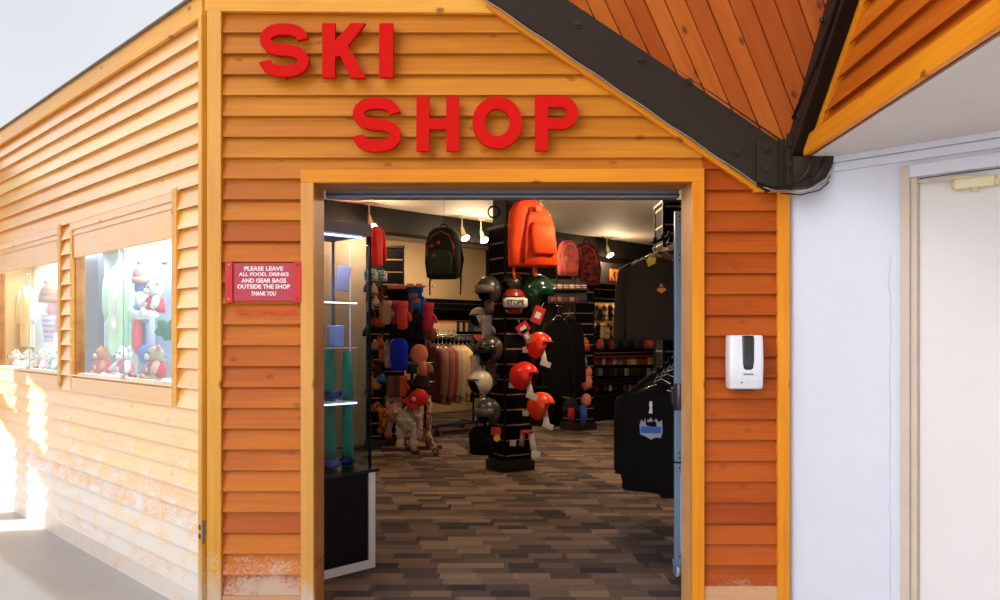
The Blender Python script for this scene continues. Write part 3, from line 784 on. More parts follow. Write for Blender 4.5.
# ------------------------------------------------------------------ prototypes for goods
def me_of(fn, name, mat=None):
    b = MB(); fn(b); return b.mesh(name, mat)
def helmet_shell(b, rin=1.0, lo=(8, -62, -48)):
    n = 32; k = 9; rings = []
    for j in range(k+1):
        r = []
        for i in range(n):
            a = 2*math.pi*i/n; c = math.cos(a)
            e0 = lo[0]+(lo[1]-lo[0])*min(1, max(0, (0.80-c)/.38))
            if c < -.3: e0 += (lo[2]-lo[1])*min(1, (-.3-c)/.5)
            e = R(e0 + (88-e0)*j/k)
            r.append(Vector((math.cos(a)*math.cos(e)*.142*rin, math.sin(a)*math.cos(e)*.115*rin, math.sin(e)*(.13 if e > 0 else .15)*rin)))
        rings.append(r)
    b.quadgrid(rings, True, False)
    b.bm.faces.new([v for v in b.bm.verts][-n:])
HELM = [('shell', me_of(lambda b: helmet_shell(b), 'helmet_shell')),
        ('liner', me_of(lambda b: helmet_shell(b, .93), 'helmet_liner', M['black_plastic'])),
        ('brim', me_of(lambda b: b.tube([(.118*math.cos(a)+.022, .115*math.sin(a), .028) for a in [R(-58+116*i/10) for i in range(11)]], .008, 8), 'helmet_brim', M['black_plastic'])),
        ('chin_strap', me_of(lambda b: b.tube([(.0, -.085, -.07), (.04, -.06, -.13), (.05, 0, -.155), (.04, .06, -.13), (0, .085, -.07)], .007, 6, flat=.4), 'helmet_strap', M['black']))]
def tag_mesh(b): b.box((-.03, -.003, -.055), (.03, .003, 0), bev=.001)
TAGM = me_of(tag_mesh, 'tag_mesh', M['white_tag'])
def stand_mesh(b): b.tube([(.03, -.02, .0), (.06, -.04, -.11), (.085, -.055, -.175)], [.034, .032, .03], 12, flat=.5)
STANDM = me_of(stand_mesh, 'stand_mesh', M['white_tag'])
def card_mesh(b): b.box((-.03, -.006, -.018), (.045, .006, .022), bev=.003)
CARDM = me_of(card_mesh, 'card_mesh', M['white_tag'])
def goggle_mesh(b):
    n = 15
    rings = []
    for i in range(n):
        a = R(-62+124*i/(n-1)); x = math.sin(a)*.10; y = -math.cos(a)*.07
        h = .042*(1-abs(i-(n-1)/2)/(n-1)*.5)
        rings.append([Vector((x, y, h)), Vector((x*.86, y+.022, h*.9)), Vector((x*.86, y+.022, -h*.9)), Vector((x, y, -h))])
    b.quadgrid(rings, True, True)
GOGM = me_of(goggle_mesh, 'goggle_lens')
GOGS = me_of(lambda b: b.tube([(-.095, -.02, 0), (-.10, .03, 0), (-.07, .09, .0), (0, .12, .0), (.07, .09, 0), (.10, .03, 0), (.095, -.02, 0)], .018, 8, flat=.3), 'goggle_strap')
GOG = [('lens', GOGM), ('strap', GOGS)]
def helmet(px, py, wpx, d, c, label, rz=0, stand=False, goggles=None, gloss=.3, group=None, tilt=0, tagc=None):
    s = wpx*d/F/.24; q = P(px, py, d)
    parts = list(HELM); mats = {'shell': plain_c(c, gloss)}
    if stand: parts = parts + [('head_stand', STANDM, [('price_card', CARDM2)])]
    if goggles:
        parts = parts + [('goggles', GOGH, [])]; mats['goggles'] = plain_c(goggles, .15)
    return put('ski_helmet', parts, q, label, 'helmet', group, scale=s, mats=mats, rot=(0, R(tilt), R(rz)))
_pc = {}
def plain_c(c, rough=.5, metal=0):
    k = (tuple(c), rough, metal)
    if k not in _pc: _pc[k] = plain('finish_%d_%d_%d' % tuple(c), c, rough, metal, .06)
    return _pc[k]
def card2(b):
    m = Matrix.Translation((.10, -.07, -.185)) @ Matrix.Rotation(R(18), 4, 'Y')
    b.box((-.055, -.012, -.026), (.055, .006, .026), mat=m, bev=.004)
CARDM2 = me_of(card2, 'card2', M['white_tag'])
def gogh(b):
    rings = []
    for i in range(15):
        a = R(-75+150*i/14); x = .135*math.cos(a)+.012; y = .118*math.sin(a)
        rings.append([Vector((x*1.03, y*1.03, .035)), Vector((x*1.08, y*1.06, 0)), Vector((x*1.03, y*1.02, -.045)), Vector((x*.85, y*.9, -.04)), Vector((x*.85, y*.9, .03))])
    b.quadgrid(rings, True, True)
GOGH = me_of(gogh, 'helmet_goggles')

def beanie_b(b): b.loft([(0, 0, 0, .105, .09), (0, 0, .05, .108, .094), (0, 0, .10, .10, .088), (0, 0, .15, .075, .066), (0, 0, .18, .035, .03), (0, 0, .185, .01, .01)], 20)
def cuff_b(b): b.loft([(0, 0, -.03, .106, .092), (0, 0, -.03, .114, .10), (0, 0, .035, .116, .102), (0, 0, .037, .104, .09)], 20, caps=False)
BEAN = [('crown', me_of(beanie_b, 'beanie')), ('cuff', me_of(cuff_b, 'beanie_cuff')), ('pompom', me_of(lambda b: b.ell((0, 0, .20), (.042, .042, .04), wr=.5), 'pompom'))]
def beanie(px, py, wpx, d, c, label, c2=None, pom=None, group=None, ang=0, rz=0):
    s = wpx*d/F/.22; m = fabric(c, c2, kind='stripe' if c2 else 'plain')
    return put('knit_hat', BEAN if pom else BEAN[:2], P(px, py, d), label, 'hat', group, scale=s, rot=(0, R(ang), R(rz)),
               mats={'crown': m, 'cuff': fabric([v*.8 for v in c]), 'pompom': fabric(pom or c)})
def fluffy(b):
    b.ell((0, 0, 0), (.12, .10, .13), wr=.5, n=30)
    for s in (-1, 1):
        b.ell((s*.075, 0, -.13), (.06, .045, .12), wr=.45, n=22); b.ell((s*.08, 0, -.27), (.05, .045, .085), wr=.5, n=20)
        b.ell((s*.08, -.02, .11), (.035, .02, .045), wr=.4)
FLUF = me_of(fluffy, 'fluffy_hat')
FLUFE = me_of(lambda b: (b.ell((0, 0, .02), (.125, .105, .045), wr=.5, n=22)), 'fluffy_band')
def glove_b(b):
    b.loft([(0, 0, 0, .055, .03), (0, 0, -.05, .05, .028), (0, 0, -.08, .045, .026), (0, 0, -.10, .052, .03), (0, 0, -.17, .055, .03), (0, 0, -.19, .05, .026)], 16)
    for i, (x, l) in enumerate(((-.037, .07), (-.012, .09), (.013, .085), (.037, .065))):
        b.tube([(x, 0, -.18), (x*1.15, -.006, -.18-l*.6), (x*1.2, -.012, -.18-l)], [.0145, .014, .009], 8)
    b.tube([(.045, 0, -.11), (.075, -.01, -.15), (.082, -.015, -.185)], [.018, .016, .01], 8)
GLOVE = me_of(glove_b, 'glove')
GCUFF = me_of(lambda b: b.loft([(0, 0, -.045, .053, .031), (0, 0, -.04, .062, .036), (0, 0, .03, .064, .038), (0, 0, .032, .056, .03)], 16, caps=True), 'glove_cuff')
CARD = me_of(lambda b: b.box((-.05, -.004, .0), (.05, .004, .08), bev=.002), 'header_card')
GLOVEP = [('glove_body', GLOVE), ('cuff', GCUFF), ('header_card', CARD)]
def glove(px, py, wpx, d, c, label, cc=None, card=(200, 95, 40), group=None, rz=0, fab=True):
    s = wpx*d/F/.13
    return put('ski_glove', GLOVEP, P(px, py, d), label, 'glove', group, scale=s, rot=(0, 0, R(rz)),
               mats={'glove_body': fabric(c), 'cuff': fabric(cc or c), 'header_card': plain_c(card)})
def mitten_b(b):
    b.loft([(0, 0, 0, .06, .035), (0, 0, -.06, .055, .032), (0, 0, -.09, .06, .036), (0, 0, -.2, .065, .036), (0, 0, -.26, .05, .028), (0, 0, -.28, .02, .015)], 16)
    b.tube([(.05, 0, -.1), (.085, -.01, -.15), (.088, -.01, -.19)], [.022, .02, .012], 8)
MITT = [('mitten_body', me_of(mitten_b, 'mitten')), ('cuff', GCUFF)]
def mitten(px, py, wpx, d, c, label, cc=None, rz=0, group=None):
    return put('mitten', MITT, P(px, py, d), label, 'mitten', group, scale=wpx*d/F/.13, rot=(0, 0, R(rz)), mats={'mitten_body': fabric(c), 'cuff': fabric(cc or c)})

# backpack, facing -y
def pack_body(b): b.loft([(0, 0, -.25, .12, .07), (0, 0, -.235, .15, .10), (0, 0, -.1, .165, .115), (0, 0, .08, .16, .11), (0, 0, .19, .13, .09), (0, 0, .235, .08, .06), (0, 0, .245, .03, .03)], 28, pw=2.8, wr=.012)
def pack_pocket(b): b.loft([(0, -.10, -.22, .08, .03), (0, -.11, -.2, .11, .045), (0, -.115, -.05, .12, .05), (0, -.11, .0, .10, .04), (0, -.10, .02, .06, .02)], 22, pw=3, wr=.008)
def pack_strap(s):
    return lambda b: b.tube([(s*.07, .06, .22), (s*.12, .10, .12), (s*.15, .12, -.05), (s*.14, .10, -.2), (s*.15, .08, -.28), (s*.145, .07, -.40)], [.016, .02, .02, .012, .008, .006], 8, flat=.35)
PACK = [('pack_body', me_of(pack_body, 'pack_body')), ('front_pocket', me_of(pack_pocket, 'pack_pocket')),
        ('grab_handle', me_of(lambda b: b.tube([(-.04, .03, .235), (-.03, .03, .27), (0, .03, .285), (.03, .03, .27), (.04, .03, .235)], .008, 8), 'handle', M['black'])),
        ('shoulder_strap', me_of(pack_strap(-1), 'strapL', M['black'])), ('shoulder_strap', me_of(pack_strap(1), 'strapR', M['black'])),
        ('zip', me_of(lambda b: b.tube([(-.125, -.085, -.05), (-.12, -.088, .06), (-.08, -.088, .16), (0, -.085, .20), (.08, -.088, .16), (.12, -.088, .06), (.125, -.085, -.05)], .005, 6), 'zip'))]
def backpack(px, py, hpx, d, mat, label, zipc=(200, 60, 30), rz=0, pocket=None, sx=1, group=None):
    s = hpx*d/F/.5
    return put('backpack', PACK, P(px, py, d), label, 'backpack', group, scale=(s*sx, s, s), rot=(0, 0, R(rz)), mats={'pack_body': mat, 'front_pocket': pocket or mat, 'zip': plain_c(zipc)})

# garments: origin at the hanger, front -y
def garment_mesh(W=.27, H=.68, T=.075, sl=.60, so=.10, neck=.075, hood=False, seed=0, n=30):
    def body(b):
        b.loft([(0, 0, -H, W*.96, T*.8), (0, 0, -H+.012, W*.99, T*.95), (0, 0, -H+.06, W*.97, T*.9), (0, 0, -H+.09, W*1.02, T*1.05), (0, 0, -H*.6, W, T), (0, 0, -.28, W*.98, T*1.05),
                (0, 0, -.15, W*.96, T), (0, 0, -.09, W*.88, T*.85), (0, .0, -.055, W*.62, T*.75), (0, 0, -.03, neck*1.25, T*.65), (0, .0, -.022, neck, T*.5)], n, pw=2.3, wr=.022, seed=seed)
    def sleeve(s):
        def f(b):
            b.tube([(s*W*.72, 0, -.09), (s*W*.93, 0, -.13), (s*(W+so*.35), -.005, -.26), (s*(W+so*.75), -.012, -.26-sl*.32), (s*(W+so), -.03, -.22-sl*.72), (s*(W+so*.95), -.035, -.20-sl*.78), (s*(W+so*.98), -.035, -.14-sl*.9)],
                   [.05, .075, .068, .062, .054, .042, .047], 14, flat=.8)
        return f
    parts = [('garment_body', me_of(body, 'garment_body')), ('sleeve', me_of(sleeve(-1), 'sleeveL')), ('sleeve', me_of(sleeve(1), 'sleeveR')),
             ('collar', me_of(lambda b: b.tube([(neck*1.12*math.cos(a), T*.6*math.sin(a)-.01, -.028 - .02*(math.sin(a) < 0)*abs(math.sin(a))) for a in [2*math.pi*i/20 for i in range(21)]], .011, 8), 'collar')),
             ('hanger', me_of(lambda b: (b.tube([(-W*.7, 0, -.075), (-.05, 0, -.01), (0, 0, .012), (.05, 0, -.01), (W*.7, 0, -.075)], .006, 8), b.tube([(0, 0, .01), (0, 0, .05), (.02, 0, .085), (0, 0, .11), (-.022, 0, .095)], .0035, 6)), 'hanger', M['chrome']))]
    if hood:
        parts.append(('hood', me_of(lambda b: b.loft([(0, .03, -.10, .10, .05), (0, .04, -.05, .125, .07), (0, .05, .0, .10, .06), (0, .05, .025, .05, .04)], 20, wr=.02), 'hood')))
    return parts
GSW = garment_mesh(W=.25, so=.035); GHOOD = garment_mesh(H=.80, so=.0, hood=True, seed=4); GTHIN = garment_mesh(W=.24, H=.72, T=.045, so=.03, seed=9); GJKT = garment_mesh(W=.25, H=.78, T=.06, so=.05, seed=13)
TEE = garment_mesh(W=.23, H=.6, T=.05, sl=.18, so=.10, seed=3)
def garment(kind, parts, px, py, d, s, c, label, cat, rz=0, group=None, mat=None):
    m = mat or fabric(c)
    return put(kind, parts, P(px, py, d) if px is not None else py, label, cat, group, scale=s, rot=(0, 0, rz if px is None else R(rz)),
               mats={'garment_body': m, 'sleeve': m, 'collar': m if mat else fabric([v*.8 for v in c]), 'hood': m})

# plush bear: body one mesh, shirt, snout
def plush_body(b):
    b.ell((0, 0, .09), (.075, .06, .085)); b.ell((0, -.005, .215), (.068, .062, .06))
    for s in (-1, 1):
        b.ell((s*.055, .0, .265), (.025, .014, .026)); b.tube([(s*.045, -.01, .15), (s*.10, -.04, .11), (s*.115, -.06, .085)], [.028, .026, .022], 10)
        b.tube([(s*.04, -.02, .04), (s*.085, -.08, .028), (s*.10, -.12, .035)], [.036, .034, .03], 10); b.ell((s*.10, -.125, .042), (.032, .022, .038))
PLUSH = [('plush_body', me_of(plush_body, 'plush_body')), ('shirt', me_of(lambda b: b.loft([(0, 0, .045, .08, .066), (0, 0, .1, .083, .07), (0, 0, .15, .068, .058), (0, 0, .165, .045, .04)], 18), 'plush_shirt'), [('shirt_badge', me_of(lambda b: b.loft([(0, -.066, .085, .02, .006), (0, -.068, .10, .026, .007), (0, -.064, .12, .02, .006)], 12), 'badge', M['white_tag']))]),
         ('snout', me_of(lambda b: b.ell((0, -.062, .20), (.032, .025, .024)), 'snout'), [('nose', me_of(lambda b: b.ell((0, -.088, .208), (.011, .007, .008)), 'nose', M['black']))]),
         ('eye', me_of(lambda b: b.ell((-.026, -.06, .232), (.007, .006, .007)), 'eyeL', M['black'])), ('eye', me_of(lambda b: b.ell((.026, -.06, .232), (.007, .006, .007)), 'eyeR', M['black']))]
def plush(loc, s, c, snout, shirt, label, rz, group=None, rot=None):
    return put('plush_toy', PLUSH, loc, label, 'plush toy', group, scale=s, rot=rot or (0, 0, rz), mats={'plush_body': fabric(c), 'shirt': fabric(shirt), 'snout': fabric(snout)})
def box_me(name, lo, hi, bev=.004, mat=None): return me_of(lambda b: b.box(lo, hi, bev=bev), name, mat)

# ------------------------------------------------------------------ slatwall
def slatmat(name, pitch=.154, phase=0, c=(12, 10, 10)):
    t = NT(name); co = t.n('ShaderNodeTexCoord').outputs['Object']; sp = t.n('ShaderNodeSeparateXYZ'); t.l(co, sp.inputs[0])
    f = t.math('FRACT', t.math('DIVIDE', t.math('SUBTRACT', sp.outputs['Z'], phase), pitch))
    g = t.math('LESS_THAN', f, .085)
    col = t.mix(g, t.mix(t.noise(co, 3, 2), lin(c), lin([v*1.3 for v in c])), lin((150, 126, 100)))
    t.bsdf(col, .8, 0, .08); return t.m
M['slatwall'] = slatmat('black_slatwall_with_metal_grooves')
def tower(name, label, px0, px1, d, ztop, rz, w, dp=None, core=0, base=.12):
    dp = dp or w; c = P((px0+px1)/2, 336, d+dp*.2); c.z = .004
    t = thing(name, label, 'display stand', c, R(rz))
    for (nm, lo, hi) in (('slat_panel', (-w/2, -dp/2, base), (w/2, -dp/2+.02, ztop)), ('slat_panel', (-w/2, dp/2-.02, base), (w/2, dp/2, ztop)), ('slat_panel', (-w/2, -dp/2+.02, base), (-w/2+.02, dp/2-.02, ztop)), ('slat_panel', (w/2-.02, -dp/2+.02, base), (w/2, dp/2-.02, ztop))):
        b = MB(); b.box(lo, hi, bev=.001); b.build(nm, M['slatwall'], t)
    b = MB(); b.box((-w/2-.015, -dp/2-.015, ztop), (w/2+.015, dp/2+.015, ztop+.025), bev=.003); b.build('top_cap', M['slat'], t)
    b = MB(); b.box((-w/2-.03, -dp/2-.03, 0), (w/2+.03, dp/2+.03, base-.02), bev=.004); b.box((-w/2-.01, -dp/2-.01, base-.03), (w/2+.01, dp/2+.01, base)); b.build('plinth', M['slat'], t)
    for sx in (-1, 1):
        for sy in (-1, 1):
            b = MB(); b.box((sx*w/2-.01, sy*dp/2-.01, base), (sx*w/2+.01, sy*dp/2+.01, ztop), bev=.002); b.build('corner_strip', M['black'], t)
    if core:
        b = MB(); b.box((-core/2, -core/2, ztop), (core/2, core/2, 2.995)); b.build('pillar_core', M['black'], t)
    return t
def hook(d, parent=None): pass
# centre column
CD = 8.2
tower('display_column', 'square black slatwall column in the middle of the shop floor, reaching the ceiling', 488, 532, CD, 2.47, 31, .31, core=.26)
dc = 7.98
RED = (205, 28, 16)
helmet(539, 345, 24, dc+.05, (236, 46, 22), 'red-orange helmet on white stand, topmost of the three on the column', -25, True)
helmet(524, 375.5, 26, dc-.1, (230, 36, 20), 'red helmet on white stand, middle of the three on the column', -20, True)
helmet(541, 405.5, 25, dc-.05, (244, 66, 14), 'orange-red helmet on white stand, lowest of the three on the column', -25, True)
helmet(536, 290, 30, dc, (22, 52, 36), 'dark green glossy helmet with goggles, just below the orange bag', -15, goggles=(14, 58, 40), gloss=.15)
helmet(513, 284, 19, dc-.05, (16, 14, 14), 'small black helmet behind and above the red helmet with white goggle sleeve', 200, gloss=.4)
helmet(514, 300, 24, 7.93, (150, 36, 22), 'dark red helmet wearing a white goggle sleeve, front of the column', 250, gloss=.3)
helmet(489, 289, 24, dc-.1, (48, 44, 42), 'dark grey helmet with visor, highest on the left of the column', 225, goggles=(110, 100, 92))
helmet(479, 317, 18, dc+.1, (178, 160, 140), 'beige white helmet at the left of the column, below the dark grey one', 222)
helmet(490, 348, 25, dc-.1, (62, 56, 46), 'dark olive grey helmet with a yellow detail, left of the column', 232, goggles=(36, 32, 30))
helmet(480, 382, 23, dc-.1, (205, 188, 165), 'cream white helmet hanging at mid height left of the column', 218)
helmet(488, 411, 24, dc-.1, (58, 54, 50), 'dark grey helmet, lowest on the left of the column', 228, goggles=(90, 84, 76))
g_ = put('ski_goggles', GOG, P(514, 311, 7.82), 'small dark red ski goggles just below the white goggle sleeve', 'goggles', scale=15*7.8/F/.2, mats={'lens': plain_c((165, 40, 30), .2), 'strap': plain_c((215, 205, 195))})
b = MB(); b.loft([(0, 0, -.05, .09, .045), (0, 0, -.04, .118, .06), (0, 0, .035, .118, .06), (0, 0, .048, .09, .045)], 26, pw=3); o = b.build('goggle_case', plain_c((214, 204, 196))); o.location = P(515.5, 302.5, 7.76)
tag(o, 'white goggle sleeve with dark lettering hanging on the column front', 'goggle cover')
k = 7.8/F; addtext(textmesh('STOPE', M['black'], 17*k, 5*k, .001, .02), 'lettering', o, (0, -.0605, 0))
for py, ex in ((291, 487), (320, 480), (350, 486), (384, 480), (414, 484), (434, 478)):
    a_ = P(495, py, 8.14); b_ = P(ex, py, 8.02); b = MB(); b.tube([(0, 0, 0), b_-a_, b_-a_+Vector((0, 0, .02))], .006, 8); o = b.build('display_peg', M['chrome']); o.location = a_
    tag(o, 'metal peg sticking out of the left face of the centre column', 'peg', 'metal pegs on the left of the centre column')
# red display cards, tag and headless stand
for (px, py, w_, h_, an, lab) in ((523, 328, 13, 10, -35, 'tilted red paper tag hanging left on the column, above the helmets'), (538, 315, 11, 17, 22, 'larger red paper tag with white label on the column'), (527, 336, 7, 14, -28, 'striped brown and white tag below the tilted red tags')):
    q = P(px, py, 7.78); k = 7.78/F; t = thing('price_tag', lab, 'tag', q, rot=(0, R(an), 0))
    b = MB(); b.box((-w_/2*k, -.004, -h_/2*k), (w_/2*k, .004, h_/2*k), bev=.001); b.build('card', plain_c((190, 28, 24) if w_ > 8 else (150, 100, 80)), t)
    b = MB(); b.box((-w_/4*k, -.006, -h_/5*k), (w_/4*k, -.004, h_/6*k)); b.build('sticker', M['white_tag'], t)
    b = MB(); b.tube([(0, 0, h_/2*k), (.01, .01, h_/2*k+.05)], .002, 6); b.build('string', M['white_tag'], t)
t = thing('helmet_stand', 'empty helmet stand with red pad and white legs, lowest on the column', 'stand', P(527, 432, 7.95))
k = 7.95/F
b = MB(); b.loft([(0, 0, -.01, 7*k, .05), (0, 0, 0, 7.6*k, .06), (0, 0, .02, 6*k, .05)], 20); b.build('pad', plain_c((190, 36, 22)), t)
b = MB(); b.tube([(-4*k, -.02, -.01), (-6*k, -.03, -14*k)], .026, 10, flat=.5); b.build('leg', plain_c((150, 110, 95)), t)
b = MB(); b.tube([(4*k, -.02, -.01), (7*k, -.05, -20*k)], .03, 10, flat=.5); b.build('leg', M['white_tag'], t)
b = MB(); b.box((4*k, -.07, -25*k), (13*k, -.05, -19*k), bev=.004); b.build('price_card', M['white_tag'], t)
for (px, py) in ((526, 350), (512, 385), (526, 413), (513, 443)):
    one('price_holder', box_me('ph', (-.035, -.01, -.03), (.035, .0, .03), .004, M['white_tag']), P(px, py, 8.02), 'small white price holder clipped into the column slats beside the helmets', 'price holder', 'white price holders on the column', R(-31))
t = thing('hang_tag', 'small red tag with yellow disc low on the column corner', 'tag', P(496, 434, 7.9)); k = 7.9/F
b = MB(); b.box((-5*k, -.004, -1*k), (5*k, .004, 7*k), bev=.001); b.build('card', plain_c((200, 40, 30)), t)
b = MB(); b.tube([(1*k, -.008, -4*k), (1*k, .0, -4*k)], 3.4*k, 18); b.build('disc', M['yellow_tag'], t)
# bag and straps at the lower left of the column
def bagb(b): b.loft([(0, 0, -.16, .08, .05), (0, 0, -.14, .12, .08), (0, 0, .03, .13, .09), (0, 0, .10, .10, .07), (0, 0, .12, .04, .03)], 22, pw=2.5, wr=.03)
BAGM = me_of(bagb, 'soft_bag')
def softbag(px, py, wpx, d, c, label, mat=None, sz=1, rz=0, handle=True):
    t = thing('soft_bag', label, 'bag', P(px, py, d), R(rz), scale=(wpx*d/F/.26,)*2+(wpx*d/F/.26*sz,))
    o = bpy.data.objects.new('bag_body', BAGM.copy()); COL.objects.link(o); o.parent = t; o.data.materials[0] = mat or fabric(c)
    if handle:
        b = MB(); b.tube([(-.05, 0, .10), (-.035, 0, .17), (0, 0, .19), (.035, 0, .17), (.05, 0, .10)], .008, 8); b.build('handle', fabric([v*.6 for v in c]), t)
    return t
softbag(481, 438, 25, 7.95, (18, 16, 16), 'black soft bag hanging below the lowest dark helmet', sz=1.1)
b = MB(); b.box((-.045, -.01, -.09), (.045, .01, .0), bev=.006); o = b.build('clear_pouch', plain_c((120, 112, 104))); o.location = P(472, 446, 7.95); tag(o, 'grey pouch dangling below the black soft bag', 'pouch')
mitten(475, 358, 11, 7.9, (190, 165, 145), 'pale mitten hanging beside the cream white helmet')
glove(492, 365, 11, 8.0, (80, 74, 68), 'dark grey glove hanging right of the cream white helmet', card=(200, 30, 60))
beanie(480, 352, 13, 7.86, (54, 48, 46), 'charcoal knit hat between the two left-hand helmets')
softbag(489, 306, 10, 7.85, (70, 58, 50), 'small dark helmet bag under the top grey helmet', sz=1.5)
mitten(487, 318, 11, 8.0, (175, 160, 165), 'pale lilac mitten hanging left of the column under the grey helmet')
# orange boot bag
M['orange_nylon'] = fabric((232, 66, 14), rough=.6)
t = thing('boot_bag', 'bright orange boot bag hanging high on the centre column', 'bag', P(533.5, 234, 7.83), R(4))
k = 7.83/F
b = MB(); b.loft([(0, 0, -33*k, 24*k, .06), (0, 0, -31*k, 25*k, .09), (-1*k, 0, -10*k, 24.5*k, .11), (-2*k, 0, 10*k, 23*k, .10), (-4*k, 0, 22*k, 20*k, .085), (-6*k, 0, 30*k, 13*k, .06), (-6*k, 0, 34*k, 6*k, .03)], 32, pw=3.2, wr=.03); b.build('bag_body', M['orange_nylon'], t)
b = MB(); b.loft([(9*k, -.10, -22*k, 10*k, .035), (9*k, -.11, -20*k, 12*k, .045), (8*k, -.115, 4*k, 12*k, .045), (7*k, -.10, 11*k, 8*k, .03)], 22, pw=3); b.build('front_pocket', M['orange_nylon'], t)
b = MB(); b.tube([(-11*k, -.10, -30*k), (-9*k, -.115, -8*k), (-7*k, -.11, 12*k), (-3*k, -.085, 25*k)], .014, 8, flat=.5); b.build('side_piping', fabric((150, 28, 8)), t)
b = MB(); b.tube([(-12*k, 0, 32*k), (-10*k, 0, 37*k), (-5*k, 0, 38.5*k), (0, 0, 36*k), (2*k, 0, 31*k)], .012, 8); b.build('grab_handle', M['orange_nylon'], t)
b = MB(); b.tube([(-20*k, -.02, -33*k), (-20*k, -.03, -40*k), (-19*k, -.03, -46*k)], .012, 8, flat=.4); b.build('strap', M['orange_nylon'], t)
b = MB(); b.tube([(1*k, -.02, -33*k), (2*k, -.03, -39*k), (1*k, -.03, -43*k)], .02, 8, flat=.4); b.build('strap', M['orange_nylon'], t)
b = MB(); b.tube([(4*k, -.095, 24*k), (4*k, -.105, 24*k)], .03, 16); b.build('round_badge', plain_c((170, 90, 40)), t)
# coil of cable on the pillar core
b = MB()
for r_ in (.05, .062, .056):
    b.tube([(r_*math.cos(a)+.01*r_*50, r_*.3*math.sin(a*2), r_*math.sin(a)) for a in [2*math.pi*i/18 for i in range(19)]], .004, 6)
o = b.build('cable_coil', M['black']); o.location = P(491, 212, 8.0); tag(o, 'coiled black cable hanging at the left of the pillar under the ceiling', 'cable')

# green-black backpack, hanging left
pk = backpack(443, 253, 52, 8.6, fabric((40, 44, 34)), 'large dark olive backpack hanging high from the ceiling, left of the column', (190, 60, 34), -12, fabric((56, 62, 44)), sx=1.05)
for (dx_, dz_) in ((-.06, .05), (.0, .08), (-.04, -.04)):
    b = MB(); b.loft([(dx_, -.155, dz_-.015, .012, .006), (dx_, -.165, dz_, .018, .01), (dx_, -.155, dz_+.015, .012, .006)], 10); b.build('buckle', plain_c((190, 56, 34)), pk)
b = MB(); b.tube([(0, .03, .275), (0, .03, .62)], .002, 6); b.build('hanging_line', M['black'], pk)

# ------------------------------------------------------------------ tall unit and crowd at the left
tower('slatwall_tower', 'black slatwall tower with metal grooves behind the glove rack, left side', 381, 404, 10.0, 2.47, 8, .27)
tower('slatwall_tower', 'dark slatwall post of hats beside the glass case', 369, 381, 9.7, 1.9, 20, .16)
c = (210, 24, 14)
garment('ski_jacket', GJKT, 376, 225, 9.5, (.5, .6, .62), c, 'bright red jacket hanging high behind the glass case', 'jacket', 62)
softbag(371, 274, 14, 9.1, (40, 150, 175), 'turquoise and white printed tote bag hanging under the red jacket', fabric((40, 150, 175), (215, 205, 190), kind='blotch'), .8)
softbag(381, 275, 13, 9.15, (40, 160, 190), 'second turquoise printed bag, on the right of its twin under the red jacket', fabric((36, 140, 175), (225, 215, 200), kind='blotch'), .8)
cols = [((150, 60, 40), 368, 291), ((190, 165, 125), 374, 293), ((120, 40, 30), 380, 292), ((200, 170, 120), 369, 303), ((210, 190, 150), 376, 305), ((185, 140, 90), 382, 304),
        ((40, 30, 28), 371, 316), ((150, 66, 40), 374, 325), ((190, 80, 40), 380, 326), ((70, 50, 46), 367, 335), ((205, 80, 30), 380, 339), ((150, 120, 110), 375, 349), ((170, 80, 60), 382, 350),
        ((90, 60, 48), 370, 361), ((60, 44, 40), 378, 366), ((150, 110, 90), 371, 377), ((40, 110, 160), 381, 381), ((175, 120, 70), 376, 388), ((90, 66, 50), 369, 394)]
names = ['rust', 'sand', 'dark red', 'tan', 'cream', 'ochre', 'black', 'brown', 'burnt orange', 'mud brown', 'orange', 'grey pink', 'clay', 'chestnut', 'dark brown', 'taupe', 'blue', 'caramel', 'umber']
rows = ['top', 'top', 'top', 'second', 'second', 'second', 'third', 'third', 'third', 'fourth', 'fourth', 'fifth', 'fifth', 'sixth', 'sixth', 'seventh', 'seventh', 'lowest', 'lowest']
for (cc, px, py), nm, rw in zip(cols, names, rows):
    if rnd.random() < .5: beanie(px, py, 9, 9.3, cc, '%s knit hat in the %s row of the post beside the glass case' % (nm, rw), pom=[min(255, v+40) for v in cc], group=None)
    else: mitten(px, py-3, 7, 9.3, cc, '%s mitten in the %s row of the post beside the glass case' % (nm, rw), [v*.6 for v in cc], rz=rnd.uniform(-30, 30))
o = one('animal_scarf', me_of(lambda b: b.tube([(-.06, 0, 0), (0, -.02, .03), (.06, -.03, -.03), (.08, -.03, -.14), (.07, -.03, -.24), (.02, -.03, -.27)], [.03, .045, .05, .045, .045, .03], 12), 'scarf', fabric((196, 110, 30), (90, 50, 24), kind='blotch')), P(377, 408, 9.2), 'orange spotted plush scarf curling at the foot of the hat post', 'scarf')

